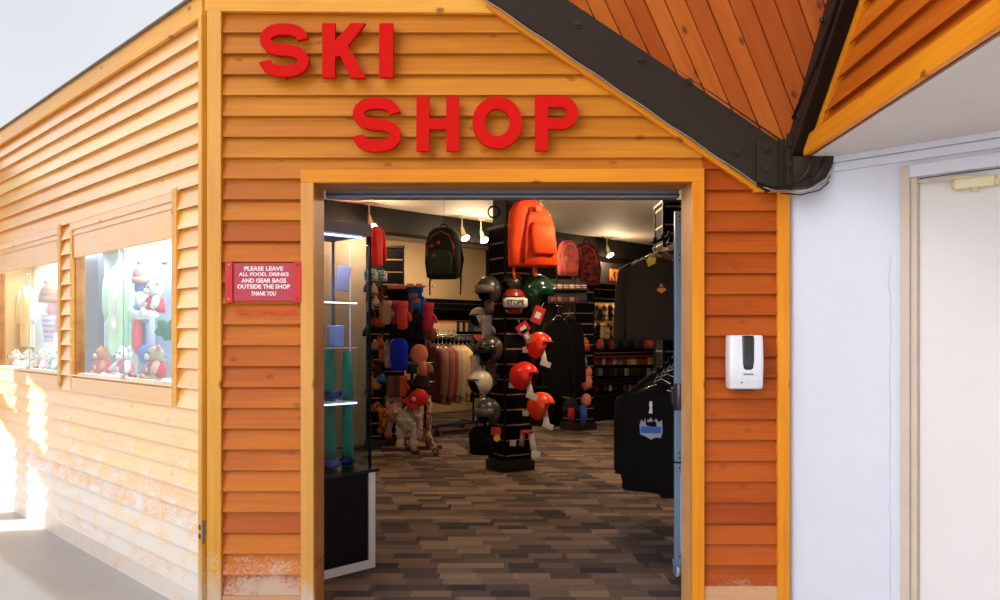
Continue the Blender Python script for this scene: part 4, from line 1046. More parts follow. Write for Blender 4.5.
# rotating glove rack
rk = thing('glove_rack', 'wooden based floor rack holding gloves, hats and mittens', 'display rack', Vector((P(412, 0, 9.6).x, 9.6, .004)))
b = MB(); b.tube([(.0, 0, .05), (0, 0, 2.0)], .02, 10); b.build('pole', M['black'], rk)
for a in (15, 105):
    m = Matrix.Rotation(R(a), 4, 'Z'); b = MB(); b.box((-.36, -.035, 0), (.36, .035, .05), mat=m, bev=.005); b.build('base_board', M['rackwood'], rk)
b = MB(); b.box((.17, -.03, .05), (.21, .01, .66), bev=.004); b.build('upright', M['rackwood'], rk)
for z_ in (1.97, 1.62, 1.36, 1.05, .82):
    for a in (0, 60, 120):
        m = Matrix.Rotation(R(a), 4, 'Z'); b = MB(); b.tube([m @ Vector((-.27, 0, z_)), m @ Vector((.27, 0, z_))], .006, 6); b.build('arm', M['chrome'], rk)
for i in range(6):
    glove(391+i*3.6, 291, 9, 9.35+.03*(i % 2), (16, 15, 15), 'black glove on an orange card in the top row of the glove rack', card=(206, 92, 40), group='black gloves on orange cards')
glove(410.5, 289, 9, 9.3, (20, 44, 120), 'navy blue glove on orange card, left of the blue pair, glove rack top', card=(215, 100, 30))
glove(419, 289, 9, 9.3, (24, 60, 150), 'brighter blue glove on an orange card, right of the navy one', card=(215, 100, 30))
glove(413, 296, 10, 9.25, (90, 84, 90), 'grey glove below the navy blue glove', card=(30, 28, 28))
mitten(387, 303, 10, 9.25, (196, 150, 128), 'pale pink mitten at the left end of the glove rack')
glove(396, 306, 9, 9.25, (150, 50, 80), 'wine pink glove between the pale pink and the coral mittens', card=(205, 60, 90))
mitten(402.5, 304, 12, 9.2, (212, 66, 66), 'coral red mitten in front on the glove rack')
mitten(408, 306, 9, 9.3, (170, 36, 44), 'dark red mitten right behind the coral one')
glove(416, 305, 10, 9.25, (28, 26, 50), 'dark navy glove in the middle row of the glove rack', cc=(24, 70, 150))
glove(422, 303, 9, 9.3, (30, 80, 160), 'sky blue cuffed glove beside the pink-red mitten')
mitten(428, 306, 12, 9.3, (190, 40, 70), 'raspberry pink mitten at the right end of the glove rack')
for i in range(5):
    glove(393+i*6, 324, 11, 9.3, (18, 16, 16), 'plain black glove in the middle row of the glove rack', card=(34, 30, 28), group='plain black gloves in the middle row')
def shorts(b): b.loft([(0, 0, -.23, .10, .045), (0, 0, -.2, .115, .06), (0, 0, -.05, .125, .06), (0, 0, 0, .10, .05), (0, 0, .02, .05, .03)], 22, pw=2.6, wr=.05)
SACK = me_of(shorts, 'neck_warmer')
one('neck_warmer', SACK, P(398.5, 341, 9.2), 'bright royal blue fleece hanging at the centre of the glove rack', 'neck warmer', None, 0, (.86, .8, 1.45), fabric((14, 44, 200)), None)
one('neck_warmer', SACK, P(391, 341, 9.3), 'patterned teal and peach fleece just behind the royal blue one', 'neck warmer', None, 0, (.75, .7, 1.35), fabric((90, 130, 130), (200, 140, 110), kind='blotch'))
one('fur_hat', me_of(lambda b: (b.ell((0, 0, 0), (.10, .05, .11), wr=.08), b.tube([(.03, 0, -.08), (.05, 0, -.24)], [.05, .04], 12)), 'trapper'), P(419, 354, 9.2), 'salmon pink furry trapper hat with a hanging flap on the glove rack', 'hat', None, 0, 1.05, fabric((205, 120, 92)))
one('fur_hat', me_of(lambda b: (b.ell((0, 0, 0), (.09, .06, .1), wr=.2), b.tube([(-.03, 0, -.08), (-.03, 0, -.2)], [.04, .03], 12)), 'trapper2'), P(431, 334, 9.6), 'dusty mauve furry hat hanging beside the white boxes', 'hat', None, 0, .85, fabric((120, 66, 58)))
for i, (px, cc) in enumerate(((391, (120, 72, 52)), (397, (96, 60, 44)), (403, (205, 90, 50)))):
    mitten(px, 378, 9, 9.3, cc, ['brown mitten', 'dark brown mitten', 'orange mitten'][i]+' in the short row below the royal blue fleece')
for i in range(4):
    one('hang_card', box_me('hcard', (-.022, -.003, -.05), (.022, .003, .05), .002, plain_c((130, 110, 96))), P(388+i*4, 398, 9.3), 'small grey card hanging low on the glove rack', 'card', 'small grey cards low on the glove rack')
for (px, py, s_, cc, lab) in ((394, 413, .85, (190, 140, 110), 'tan fluffy animal hat with hanging ears, low on the glove rack'), (407, 421, .95, (205, 190, 165), 'cream white fluffy animal hat with hanging paws, lowest on the glove rack'), (414, 416, .75, (196, 160, 140), 'beige pink fluffy animal hat partly behind the cream one')):
    t = thing('animal_hat', lab, 'hat', P(px, py, 9.1 if px > 400 else 9.25), 0, scale=s_)
    o = bpy.data.objects.new('hat_crown', FLUF.copy()); COL.objects.link(o); o.parent = t; o.data.materials[0] = fabric(cc)
    o = bpy.data.objects.new('fur_band', FLUFE.copy()); COL.objects.link(o); o.parent = t; o.data.materials[0] = fabric([min(255, v*1.15) for v in cc])
    b = MB(); b.ell((-.08, -.02, -.335), (.04, .035, .03)); b.build('paw_pad', fabric((120, 60, 44)), t)
for i in range(5):
    glove(390+i*5.5, 386, 10, 9.35, (20, 18, 18), 'black glove hanging in the lowest glove row, behind the fluffy hats', card=(60, 50, 44), group='black gloves in the lowest row')
for i, (px, py, cc, nm) in enumerate(((389, 405, (70, 44, 38), 'dark brown'), (399, 404, (120, 70, 50), 'chestnut'), (412, 372, (40, 34, 36), 'charcoal'), (428, 372, (130, 84, 70), 'faded rose'), (409, 336, (150, 110, 90), 'sandy'), (421, 336, (60, 46, 44), 'umber'))):
    beanie(px, py, 11, 9.35, cc, '%s knit hat tucked between the gloves on the wooden based rack' % nm)
# red cap on the right side
t = thing('cap', 'red trucker cap with a white emblem tilted on the glove rack', 'cap', P(418, 399, 9.05), rot=(R(20), R(35), R(-20)), scale=1.0)
b = MB(); b.ell((0, 0, 0), (.105, .12, .12), n=24, zlo=-.05, zhi=1); b.build('crown', fabric((208, 34, 16)), t)
b = MB(); b.prism([(-.09, 0), (-.085, .006), (.085, .006), (.09, 0)], -.2, -.09); b.build('visor', fabric((150, 22, 14)), t)
b = MB(); b.ell((0, -.112, .05), (.03, .014, .026)); b.build('emblem', M['white_tag'], t)
beanie(421, 386, 17, 9.3, (54, 40, 36), 'dark brown knit hat with pale band above the red cap', ang=10)
b = MB(); b.tube([(-.01, 0, .0), (.0, 0, -.25), (-.01, 0, -.42), (.03, -.02, -.55), (.10, -.05, -.66)], [.03, .034, .032, .034, .04], 12); o = b.build('long_sock', fabric((196, 160, 120), (110, 70, 66), kind='blotch')); o.location = P(429, 396, 9.2); tag(o, 'long patterned knitted sock hanging to the floor beside the glove rack', 'sock')

# ------------------------------------------------------------------ clothes rail with jackets (in the alcove)
RD = 11.4
rl = thing('clothes_rail', 'rolling clothes rail of jackets in front of the alcove', 'clothes rail', Vector((P(450, 0, RD).x, RD, .004)), R(48))
b = MB(); b.tube([(-.48, 0, 1.38), (.48, 0, 1.38)], .014, 10); b.build('top_rail', M['chrome'], rl)
for sx in (-1, 1):
    b = MB(); b.tube([(sx*.48, 0, .12), (sx*.48, 0, 1.40)], .014, 10); b.build('post', M['black'], rl)
    b = MB(); b.tube([(sx*.48, -.25, .12), (sx*.48, .25, .12)], .014, 8); b.build('foot', M['black'], rl)
    for sy in (-1, 1):
        b = MB(); b.tube([(sx*.48-.015, sy*.24, .05), (sx*.48+.015, sy*.24, .05)], .048, 14); b.build('caster', M['black_plastic'], rl)
b = MB(); b.box((-.48, -.14, .10), (.48, .14, .125)); b.build('lower_shelf', plain_c((30, 40, 70)), rl)
jc = [((110, 60, 56), 'maroon jacket'), ((96, 90, 40), 'olive jacket'), ((128, 62, 58), 'dusty rose jacket'), ((118, 50, 52), 'burgundy jacket'), ((150, 128, 104), 'grey beige jacket'), ((172, 150, 124), 'stone coloured jacket'), ((190, 150, 104), 'camel jacket'), ((205, 168, 118), 'pale tan jacket'), ((34, 38, 46), 'dark navy jacket'), ((24, 22, 22), 'black jacket')]
for i, (cc, nm) in enumerate(jc):
    px = 434+i*4.1; d = RD-.55+i*.1
    garment('jacket', GJKT, px, 344, d, 1.0+.03*(i % 3), cc, '%s hanging on the rolling rail, %s' % (nm, ['leftmost', 'second from the left', 'third from the left', 'fourth, beside the rose one', 'fifth, in the middle', 'sixth, paler than its neighbour', 'seventh, in the right half', 'eighth, the palest of them', 'ninth, next to last', 'last on the right'][i]), 'jacket', -62+rnd.uniform(-6, 6))
# white boxes on a shelf, dark goods behind
AL = MBk @ Matrix.Translation((0, 2.55, 0))
def ray_plane(px, py, pt, nr):
    v = Vector(((px-CX)/F, 1, (CY-py)/F)); o_ = Vector((0, 0, CH)); t_ = (Vector(pt)-o_).dot(nr)/v.dot(nr); return o_+v*t_
nb = Vector((-1, 1, 0)).normalized()
def onback(px, py, off): return ray_plane(px, py, Vector((0, 11.85, 0))+nb*off, nb)
sh = thing('wall_shelf', 'long black shelf along the alcove wall under the white boxes', 'shelf', onback(455, 338, 2.30), R(45))
b = MB(); b.box((-1.6, -.18, -.02), (1.6, .2, 0)); b.build('shelf_board', M['slat'], sh)
b = MB(); b.box((-1.6, .2, -.5), (1.6, .24, .7)); b.build('shelf_back', M['slatwall'], sh)
for i in range(5):
    q = onback(429+i*5.3, 337, 2.2); t = thing('shoe_box', 'white box with an orange top edge in the row on the alcove shelf', 'box', q, R(45), 'white boxes on the alcove shelf')
    b = MB(); b.box((-.055, -.1, 0.002), (.055, .1, .27), bev=.004); b.build('carton', plain_c((226, 196, 160)), t)
    b = MB(); b.box((-.056, -.102, .24), (.056, .1, .275), bev=.003); b.build('lid', plain_c((220, 120, 70)), t)
    b = MB(); b.tube([(0, -.101, .11), (0, -.104, .11)], .012, 10); b.build('sticker', M['black'], t)
sh2 = thing('wall_shelf', 'upper dark shelf line on the beige alcove wall', 'shelf', onback(450, 309, 2.3), R(45))
b = MB(); b.box((-1.6, -.1, -.02), (1.6, .2, .0)); b.build('shelf_board', M['slat'], sh2)
b = MB(); b.box((-1.6, .2, -.02), (1.6, .24, .12)); b.build('shelf_back', M['slat'], sh2)
for i in range(12):
    cc = rnd.choice([(190, 60, 30), (120, 120, 130), (60, 60, 70), (200, 170, 130), (40, 40, 44)])
    one('packet', box_me('packet', (-.03, -.02, -.1), (.03, .02, .06), .006), onback(455+i*2.8, 326, 2.2), 'tiny hanging packet on the alcove slats right of the white boxes', 'packet', 'tiny packets on the alcove slats', R(45), 1, plain_c(cc))
for i in range(10):
    cc = rnd.choice([(190, 50, 30), (160, 40, 30), (40, 40, 44), (60, 60, 70)])
    one('shoe', me_of(lambda b: (b.loft([(0, 0, 0, .045, .12), (0, 0, .04, .043, .115), (0, .03, .08, .035, .07), (0, .04, .12, .034, .045)], 14)), 'shoe_m'), onback(456+i*4, 341, 2.1), 'small shoe lined up on the alcove ledge below the packets', 'shoe', 'shoes on the alcove ledge', R(45), 1, plain_c(cc))

# ------------------------------------------------------------------ right-hand back wall goods
tower('hat_tower', 'dark tower of hats and backpacks behind the centre column, right side', 566, 590, 11.7, 2.1, 30, .33)
backpack(568, 258, 36, 11.0, fabric((120, 70, 90), (215, 90, 30), kind='dye'), 'tie-dye pink and orange backpack hanging behind the orange bag', (230, 150, 120), 15, sx=.9)
backpack(586, 264, 44, 11.3, fabric((50, 26, 26), (110, 40, 34), kind='blotch'), 'dark maroon and black backpack hanging right of the tie-dye one', (150, 50, 40), -10, sx=1.0)
for i, (px, py, cc, c2, lab) in enumerate((((582, 349, (170, 60, 50), (205, 120, 90), 'red and orange striped pompom hat on the hat tower'), (580, 366, (60, 90, 170), (190, 160, 60), 'blue and yellow striped hat below the red striped hat'), (574, 388, (60, 30, 34), None, 'dark plum knit hat at mid height on the hat tower'), (571, 410, (40, 34, 44), None, 'charcoal knit hat low on the hat tower')))):
    beanie(px, py, 15, 11.2, cc, lab, c2, pom=(200, 150, 130) if i == 0 else None)
for (px, py, w_, lab) in ((588, 372, 8, 'small pink fluffy ball hat on the right edge of the hat tower'), (586, 382, 12, 'large pink fluffy hat on the right edge of the hat tower'), (586, 400, 10, 'pink furry hat below the two fluffy ones on the hat tower')):
    one('fluffy_hat', me_of(lambda b: b.ell((0, 0, 0), (.1, .08, .13), wr=.25, n=20), 'fl'), P(px, py, 11.2), lab, 'hat', None, 0, w_*11.2/F/.2, fabric((200, 118, 104)))
for px, d_, lab in ((558, 10.6, 'black jacket hanging between the centre column and the hat tower'), (569, 11.0, 'second black jacket, closer to the hat tower hats')):
    garment('jacket', GJKT, px, 316, d_, (.75, .75, 1.35), (13, 12, 14), lab, 'jacket', 30)
b = MB(); b.tube([(0, 0, 0), (.01, 0, -.15), (-.01, 0, -.3)], [.05, .055, .03], 10, flat=.4); o = b.build('scarf', fabric((50, 80, 170))); o.location = P(583, 405, 11.2); tag(o, 'blue scarf hanging low on the hat tower', 'scarf')
b = MB(); b.tube([(0, 0, 0), (.0, 0, -.1), (0, 0, -.2)], [.04, .05, .03], 10, flat=.4); o = b.build('scarf', fabric((150, 30, 44))); o.location = P(571, 408, 11.1); tag(o, 'crimson scarf low on the hat tower, left of the blue one', 'scarf')
for i, (px, cc) in enumerate(((554, (190, 90, 80)), (560, (200, 150, 130)), (566, (170, 70, 66)), (572, (196, 170, 160)), (578, (150, 50, 50)), (584, (60, 60, 130)))):
    one('rolled_sock', me_of(lambda b: b.loft([(0, 0, -.05, .05, .04), (0, 0, -.03, .06, .05), (0, 0, .03, .06, .05), (0, 0, .05, .05, .04)], 14), 'roll'), Vector((P(px, 0, 10.95).x, 10.95, P(568, 293, 11.05).z+.081)), ['salmon', 'peach', 'brick red', 'pale grey', 'deep red', 'navy'][i]+' rolled socks in the row below the two hanging backpacks', 'socks', None, 0, .62, fabric(cc, (230, 210, 200), kind='stripe'))
    one('rolled_sock', me_of(lambda b: b.loft([(0, 0, -.05, .05, .04), (0, 0, -.03, .06, .05), (0, 0, .03, .06, .05), (0, 0, .05, .05, .04)], 14), 'roll'), Vector((P(px, 0, 10.95).x, 10.95, P(568, 293, 11.05).z-.094)), ['salmon', 'peach', 'brick red', 'pale grey', 'deep red', 'navy'][i]+' rolled socks in the second row below the hanging backpacks', 'socks', None, 0, .6, fabric([v*.7 for v in cc]))
t = thing('wall_rack', 'black ledge carrying two rows of rolled socks beside the centre column', 'shelf', P(568, 293, 11.05))
b = MB(); b.box((-.27, -.1, .035), (.27, .1, .05)); b.box((-.27, -.1, -.14), (.27, .1, -.125)); b.box((-.27, .08, -.14), (.27, .1, .2)); b.build('ledge', M['slat'], t)
# RTC lettering
q = onback(617, 275.5, -.22)
t = thing('wall_sign', 'dark sign board with orange letters RTO high on the back wall', 'sign', q, R(45)); k = q.y/F
b = MB(); b.box((-1.1, 0, -.16), (1.1, .03, .2), bev=.004); b.build('sign_board', M['slat'], t)
addtext(textmesh('RTO', plain_c((200, 92, 20)), 24*k, 12*k, .004, .03), 'lettering', t, (.0, -.006, 0))
# slatwall behind
wallbox('wall_slat_panel', MBk, (bs(556), -.03, .1), (bs(690), 0, 2.2), M['slatwall'])
# rows of hanging goods
def rowgoods(y, px0, px1, step, kind, label, group, pal, off=-.25, s=1.0):
    px = px0
    while px < px1:
        q = onback(px, y, off-rnd.uniform(0, .1)); cc = rnd.choice(pal)
        if kind == 'glove': put('ski_glove', GLOVEP, q, label, 'glove', group, scale=s*.85, rot=(0, 0, R(45)+rnd.uniform(-.3, .3)), mats={'glove_body': fabric(cc), 'cuff': fabric(rnd.choice(pal)), 'header_card': plain_c((200, 160, 110))})
        elif kind == 'pack': one('carded_pack', PKM, q, label, 'packet', group, R(45)+rnd.uniform(-.2, .2), s, plain_c(cc))
        elif kind == 'hat': one('folded_hat', PKH, q, label, 'hat', group, R(45), s, fabric(cc))
        px += step*(1+rnd.uniform(-.1, .1))
PKM = me_of(lambda b: (b.box((-.05, -.02, -.08), (.05, .02, .05), bev=.012)), 'pk')
PKH = me_of(lambda b: b.loft([(0, 0, -.1, .075, .05), (0, 0, -.05, .09, .06), (0, 0, .03, .075, .05), (0, 0, .07, .03, .02)], 16, wr=.03), 'pkh')
pal1 = [(64, 52, 44), (200, 160, 110), (34, 30, 28), (140, 104, 76), (216, 190, 150), (90, 76, 60)]
rowgoods(307, 586, 640, 2.7, 'glove', 'glove hanging in the top row on the back wall slats, left of the upper sweatshirt', 'top row of gloves on the back wall', pal1)
rowgoods(325, 584, 640, 2.9, 'glove', 'glove hanging in the second row on the back wall slats', 'second row of gloves on the back wall', pal1)
pal2 = [(150, 60, 30), (190, 130, 60), (200, 180, 150), (60, 70, 76), (120, 40, 30), (90, 120, 130)]
rowgoods(343, 600, 668, 5, 'hat', 'folded hat in the row above the long shelf on the back wall', 'folded hats above the long shelf', [(90, 30, 28), (150, 60, 54), (24, 22, 22), (110, 80, 70), (44, 44, 60), (18, 16, 16), (16, 15, 15)])
rowgoods(360, 586, 672, 3.6, 'pack', 'small carded pack in the row just below the long shelf', 'carded packs below the long shelf', pal2)
rowgoods(371, 590, 672, 5.5, 'pack', 'dark carded pack with pale edge in the second row under the shelf', 'second row of carded packs', [(30, 30, 34), (50, 46, 44), (130, 124, 118), (24, 22, 22)])
rowgoods(387, 592, 672, 4.8, 'pack', 'small carded pack in the lowest row on the back wall', 'lowest row of carded packs', [(150, 120, 90), (90, 50, 36), (40, 36, 34), (170, 150, 120), (30, 28, 28)], s=.8)
t = thing('long_shelf', 'long black shelf with a thin red front edge along the back wall', 'shelf', onback(628, 355.5, -.2), R(45))
b = MB(); b.box((-2.2, -.2, -.02), (2.2, .17, .0)); b.build('shelf_board', M['slat'], t)
b = MB(); b.box((-2.2, -.208, -.02), (2.2, -.2, .004)); b.build('edge_strip', plain_c((130, 40, 24)), t)
t = thing('long_shelf', 'lower black shelf on the back wall, above the lowest row of packs', 'shelf', onback(628, 381, -.2), R(45))
b = MB(); b.box((-2.2, -.2, -.02), (2.2, .17, .0)); b.build('shelf_board', M['slat'], t)
t = thing('shelf_cabinet', 'low black cabinet along the foot of the back wall', 'cabinet', onback(628, 405, -.22), R(45)); t.location.z = .004
b = MB(); b.box((-2.3, -.2, 0), (2.3, .18, .42), bev=.006); b.build('cabinet_body', M['black'], t)

# ------------------------------------------------------------------ sweatshirts at the right
SD = 6.1
tower('slatwall_tower', 'tall black slatwall unit behind the folding gate at the right', 660, 700, 6.9, 2.5, 0, .36)
for lvl, (q0_, parts_, cc, kind, s_) in enumerate(((P(653, 255, SD), GSW, (58, 47, 40), 'sweatshirt', .95), (P(655.5, 386, 5.75), GHOOD, (16, 13, 12), 'hoodie', .95))):
    v = (Vector((.42, .46, .20)), Vector((.36, .50, .20)))[lvl]
    t = thing('waterfall_arm', 'sloping black rack arm holding the %s sweatshirts' % ('upper' if lvl == 0 else 'lower black'), 'rack arm', q0_+Vector((0, -.02, .09)))
    b = MB(); b.tube([(0, 0, 0), v*1.25], .011, 8); b.build('arm_tube', M['black'], t)
    for i in range(6):
        b = MB(); p_ = v*(i/6+.04); b.ell(p_+Vector((0, 0, .02)), (.017, .017, .02), n=10); b.build('stop_ball', M['black'], t)
    for i in range(6):
        if i == 0:
            lab = 'charcoal grey sweatshirt with a small gold triangle logo, front of the upper row' if lvl == 0 else 'black hoodie with a blue mountain print, front of the lower row'
        else: lab = None
        rz_ = R(-36 if lvl == 0 else -32)
        if i == 0: gm = garment(kind, parts_, None, q0_, 0, s_, cc, lab, 'sweatshirt', rz_); FRONT = gm
        else:
            cg = [(120, 96, 80), (42, 36, 34), (196, 150, 130), (60, 54, 50), (34, 30, 30)][i-1] if lvl == 0 else (17+i, 15+i, 14+i)
            gm = garment(kind, GTHIN, None, q0_+v*(i/6)*1.0, 0, .95, cg, ('upper-row garment hanging behind the front charcoal sweatshirt, %s' % ['taupe', 'dark grey', 'peach pink', 'mid grey', 'black'][i-1]) if lvl == 0 else 'black garment stacked behind the front hoodie in the lower row', 'sweatshirt', rz_, None if lvl == 0 else 'black garments behind the front hoodie')
        if i == 0 and lvl == 0:
            b = MB(); b.prism([(.075, -.29), (.115, -.235), (.155, -.29), (.115, -.315)], -.094, -.088); lg = b.build('logo', plain_c((226, 130, 44)), gm)
            b = MB(); b.prism([(.085, -.272), (.145, -.272), (.14, -.262), (.09, -.262)], -.096, -.0935); b.build('logo_band', plain_c((60, 40, 30)), lg)
            b = MB(); b.prism([(.0, -.10), (.06, -.075), (.065, -.03), (.01, -.02), (-.02, -.05)], -.085, -.075); b.build('size_tag', M['yellow_tag'], gm)
        if i == 0 and lvl == 1:
            b = MB()
            pts = [(-.085, -.36), (-.09, -.29), (-.075, -.25), (-.055, -.27), (-.045, -.235), (-.02, -.25), (0, -.23), (.02, -.26), (.04, -.235), (.06, -.265), (.085, -.245), (.09, -.33), (.075, -.38), (.04, -.375), (.0, -.395), (-.04, -.375)]
            b.prism(pts, -.094, -.088); lg = b.build('print', plain_c((150, 150, 160)), gm)
            b = MB(); b.prism([(-.08, -.35), (-.08, -.30), (.08, -.295), (.078, -.345)], -.0965, -.0935); b.build('print_band', plain_c((30, 84, 170)), lg)
            b = MB(); b.prism([(-.018, -.20), (.012, -.20), (.01, -.11), (-.012, -.11)], -.094, -.08); b.build('hang_tag', M['white_tag'], gm)

# ------------------------------------------------------------------ sky-tinted gate, caster and latch at the right jamb
GD = 4.55; gx = P(679.5, 0, GD).x
t = thing('folding_gate', 'folded metal gate with sky-blue reflection in its colour, standing just inside the right jamb', 'gate', (gx, GD, .0))
zt, zm, zb = P(0, 211, GD).z, P(0, 463, GD).z, P(0, 560, GD).z
b = MB(); b.box((-.025, 0, zm+.006), (.30, .035, zt), bev=.003); b.build('upper_leaf', M['steel_blue'], t)
b = MB(); b.box((-.025, 0, zb), (.30, .035, zm-.006), bev=.003); b.build('lower_leaf', M['steel_blue'], t)
b = MB(); b.box((.005, -.008, zb+.04), (.28, 0, zm-.06), bev=.002); b.build('inset_panel', plain_c((160, 185, 210), .3), t)
for z_ in (zt-.03, zt-.06, zt-.25, zt-.28, zm+.06, zm+.03, zm-.03, zb+.02):
    b = MB(); b.tube([(.0, -.001, z_), (.0, -.004, z_)], .005, 10); b.build('rivet', M['black_plastic'], t)
cs = bpy.data.objects.new('caster', MB().box((-.022, -.02, zb-.03), (.03, .03, zb), bev=.003).mesh('caster', M['steel_blue'])); COL.objects.link(cs); cs.parent = t; cs.location = (-.012, 0, 0)
zc = .038
b = MB(); b.tube([(-.010, .0, zc), (.014, .0, zc)], .034, 22); b.build('wheel', plain_c((150, 165, 180), .3), cs)
for sx in (-.018, .020):
    b = MB(); b.box((sx-.003, -.012, zc-.01), (sx+.003, .014, zb-.02), bev=.001); b.build('fork', M['steel_blue'], cs)
LD = 4.2
t = thing('barrier_housing', 'black rounded belt housing fixed to the right jamb of the doorway', 'barrier', P(680, 396.5, LD)); k = LD/F
b = MB(); b.loft([(1*k, 0, -13.5*k, 7.0*k, .036), (1*k, 0, -12.5*k, 7.4*k, .04), (1*k, 0, 12.5*k, 7.4*k, .04), (1*k, 0, 13.5*k, 7.0*k, .036)], 28, pw=2.6); b.build('housing', plain_c((34, 38, 46), .3), t)
b = MB(); b.box((-8.5*k, -.02, -7*k), (-5*k, .02, 9*k), bev=.003); b.build('latch_plate', M['black_plastic'], t)
b = MB(); b.tube([(7.4*k, -.03, 10*k), (8.6*k, -.03, 10*k)], .006, 8); b.build('bracket_bolt', plain_c((170, 40, 40)), t)
b = MB(); b.box((3*k, -.03, -8*k), (10.5*k, .0, 8*k), bev=.002); b.build('mounting_bracket', M['black'], t)

# ------------------------------------------------------------------ glass case at the left of the doorway
cc0 = Vector((-.738, 4.76, .004)); MC = Matrix.Translation(cc0) @ Matrix.Rotation(R(45), 4, 'Z')    # local -x runs along the front face toward the left, local +y is depth
t = thing('display_case', 'tall glass display case on a black base just inside the left jamb', 'display case', cc0, R(45))
bt = .585; ct_ = 2.03; CW = .74; CDp = .42
b = MB(); b.box((-CW, .0, .04), (-.0, CDp, bt-.02), bev=.003); b.build('base_cabinet', M['black'], t)
b = MB(); b.box((-CW, -.02, bt-.02), (.012, CDp, bt), bev=.003); b.build('base_top', M['black_plastic'], t)
b = MB(); b.box((-.058, -.012, .0), (-.012, 0, bt-.02), bev=.002); b.build('edge_trim', M['white_lam'], t)
b = MB(); b.box((-CW, -.012, .0), (-.0575, 0, .05), bev=.002); b.build('edge_trim', M['white_lam'], t)
b = MB(); b.box((-CW, -.001, .0), (-.0, CDp, .04)); b.build('foot_plate', M['black'], t)
g0 = -.035
for (nm, lo, hi) in (('glass_pane', (-CW, .012, bt), (g0, .017, ct_-.07)), ('glass_pane', (g0-.005, .017, bt), (g0, CDp-.02, ct_-.07)), ('glass_pane', (-CW, CDp-.02, bt), (g0, CDp-.015, ct_-.07))):
    b = MB(); b.box(lo, hi); b.build(nm, M['case_glass'], t)
b = MB(); b.box((g0-.006, .006, bt), (g0+.006, .02, ct_-.07)); b.build('corner_strip', M['black'], t)
b = MB(); b.box((g0-.006, CDp-.025, bt), (g0+.006, CDp-.012, ct_-.07)); b.build('corner_strip', M['gray_metal'], t)
b = MB(); b.box((-CW, 0, ct_-.07), (g0+.005, CDp, ct_), bev=.004); b.build('canopy', plain_c((126, 116, 122), .35), t)
for z_, mt in ((.985, M['white_lam']), (1.31, M['case_glass']), (1.57, M['case_glass'])):
    b = MB(); b.box((-CW, .03, z_-.012), (-.115, CDp-.03, z_), bev=.001); s_ = b.build('shelf', mt, t)
    b = MB(); b.box((-CW, .028, z_-.012), (-.115, .03, z_-.004)); b.build('shelf_edge', M['white_lam'] if z_ == 1.31 else M['led'], s_)  # top shelf's glowing edge stands in for light streaks reflected in the glass
b = MB(); b.tube([(-.15, CDp-.05, 1.0), (-.15, CDp-.05, ct_-.08)], .0035, 8); b.build('led_strip', M['led'], t)
b = MB(); b.tube([(-CW, .03, ct_-.08), (-.08, .03, ct_-.08)], .006, 8); b.build('led_strip', M['led'], t)
b = MB(); b.box((-.30, CDp-.06, bt), (-.275, CDp-.035, ct_-.07)); b.build('inner_post', plain_c((120, 130, 150), .4), t)
li = bpy.data.lights.new('case_glow', 'AREA'); li.shape = 'RECTANGLE'; li.size = .5; li.size_y = .05; li.energy = 6; li.color = (.72, .8, 1)
lo_ = bpy.data.objects.new('case_glow', li); COL.objects.link(lo_); lo_.parent = t; lo_.location = (-.35, .1, ct_-.11)
for i, (x, y_, z_, lab, cc) in enumerate(((-.23, .10, 1.03, 'dark blue and purple goggles on the middle shelf of the glass case', (44, 40, 90)), (-.25, .09, bt+.045, 'lilac and navy goggles on the floor of the glass case, left', (90, 80, 150)), (-.13, .12, bt+.045, 'navy goggles on the floor of the glass case, right', (36, 40, 80)))):
    put('ski_goggles', GOG, MC @ Vector((x, y_, z_)), lab, 'goggles', scale=.55, rot=(0, 0, R(-5+20*i)), mats={'lens': plain_c(cc, .15), 'strap': plain_c([v*1.5 for v in cc], .5)})
for i, (x, z0_, z1_, w_, lab) in enumerate(((-.20, .986, 1.29, .036, 'mint green fabric panel above the middle shelf of the glass case, left'), (-.10, .986, 1.28, .030, 'mint green fabric panel above the middle shelf of the glass case, right'), (-.20, bt+.001, .965, .04, 'mint green fabric panel standing below the middle shelf, left'), (-.10, bt+.001, .965, .034, 'mint green printed fabric panel below the middle shelf, right'))):
    b = MB(); b.loft([(0, 0, 0, w_*1.1, .012), (0, 0, (z1_-z0_)*.5, w_, .016), (0, 0, z1_-z0_, w_*.8, .012)], 24, pw=2.5, wr=.02); o = b.build('fabric_panel', fabric((70, 150, 116))); o.location = MC @ Vector((x, .2 if x < -.15 else .15, z0_)); o.rotation_euler = (0, 0, R(10)); tag(o, lab, 'fabric')
b = MB(); b.box((-.05, -.01, 0), (.03, .01, .15), bev=.003); o = b.build('info_card', plain_c((120, 112, 124))); o.location = MC @ Vector((-.12, .17, 1.64)); o.rotation_euler = (0, R(8), R(15)); tag(o, 'pale tilted info card high inside the glass case', 'card')
b = MB(); b.loft([(0, 0, -.1, .05, .05), (0, 0, 0, .055, .055), (0, 0, .09, .05, .05)], 16, wr=.03); o = b.build('drink_flask', plain_c((180, 40, 40), .3)); o.location = MC @ Vector((-.33, .15, 1.41)); tag(o, 'red flask on the upper shelf of the glass case', 'flask')
b = MB(); b.box((-.045, -.03, 0), (.045, .03, .12), bev=.004); o = b.build('small_box', plain_c((150, 160, 200), .4)); o.location = MC @ Vector((-.19, .14, 1.312)); o.rotation_euler = (0, 0, R(20)); tag(o, 'pale blue product box on the upper shelf of the glass case', 'box')

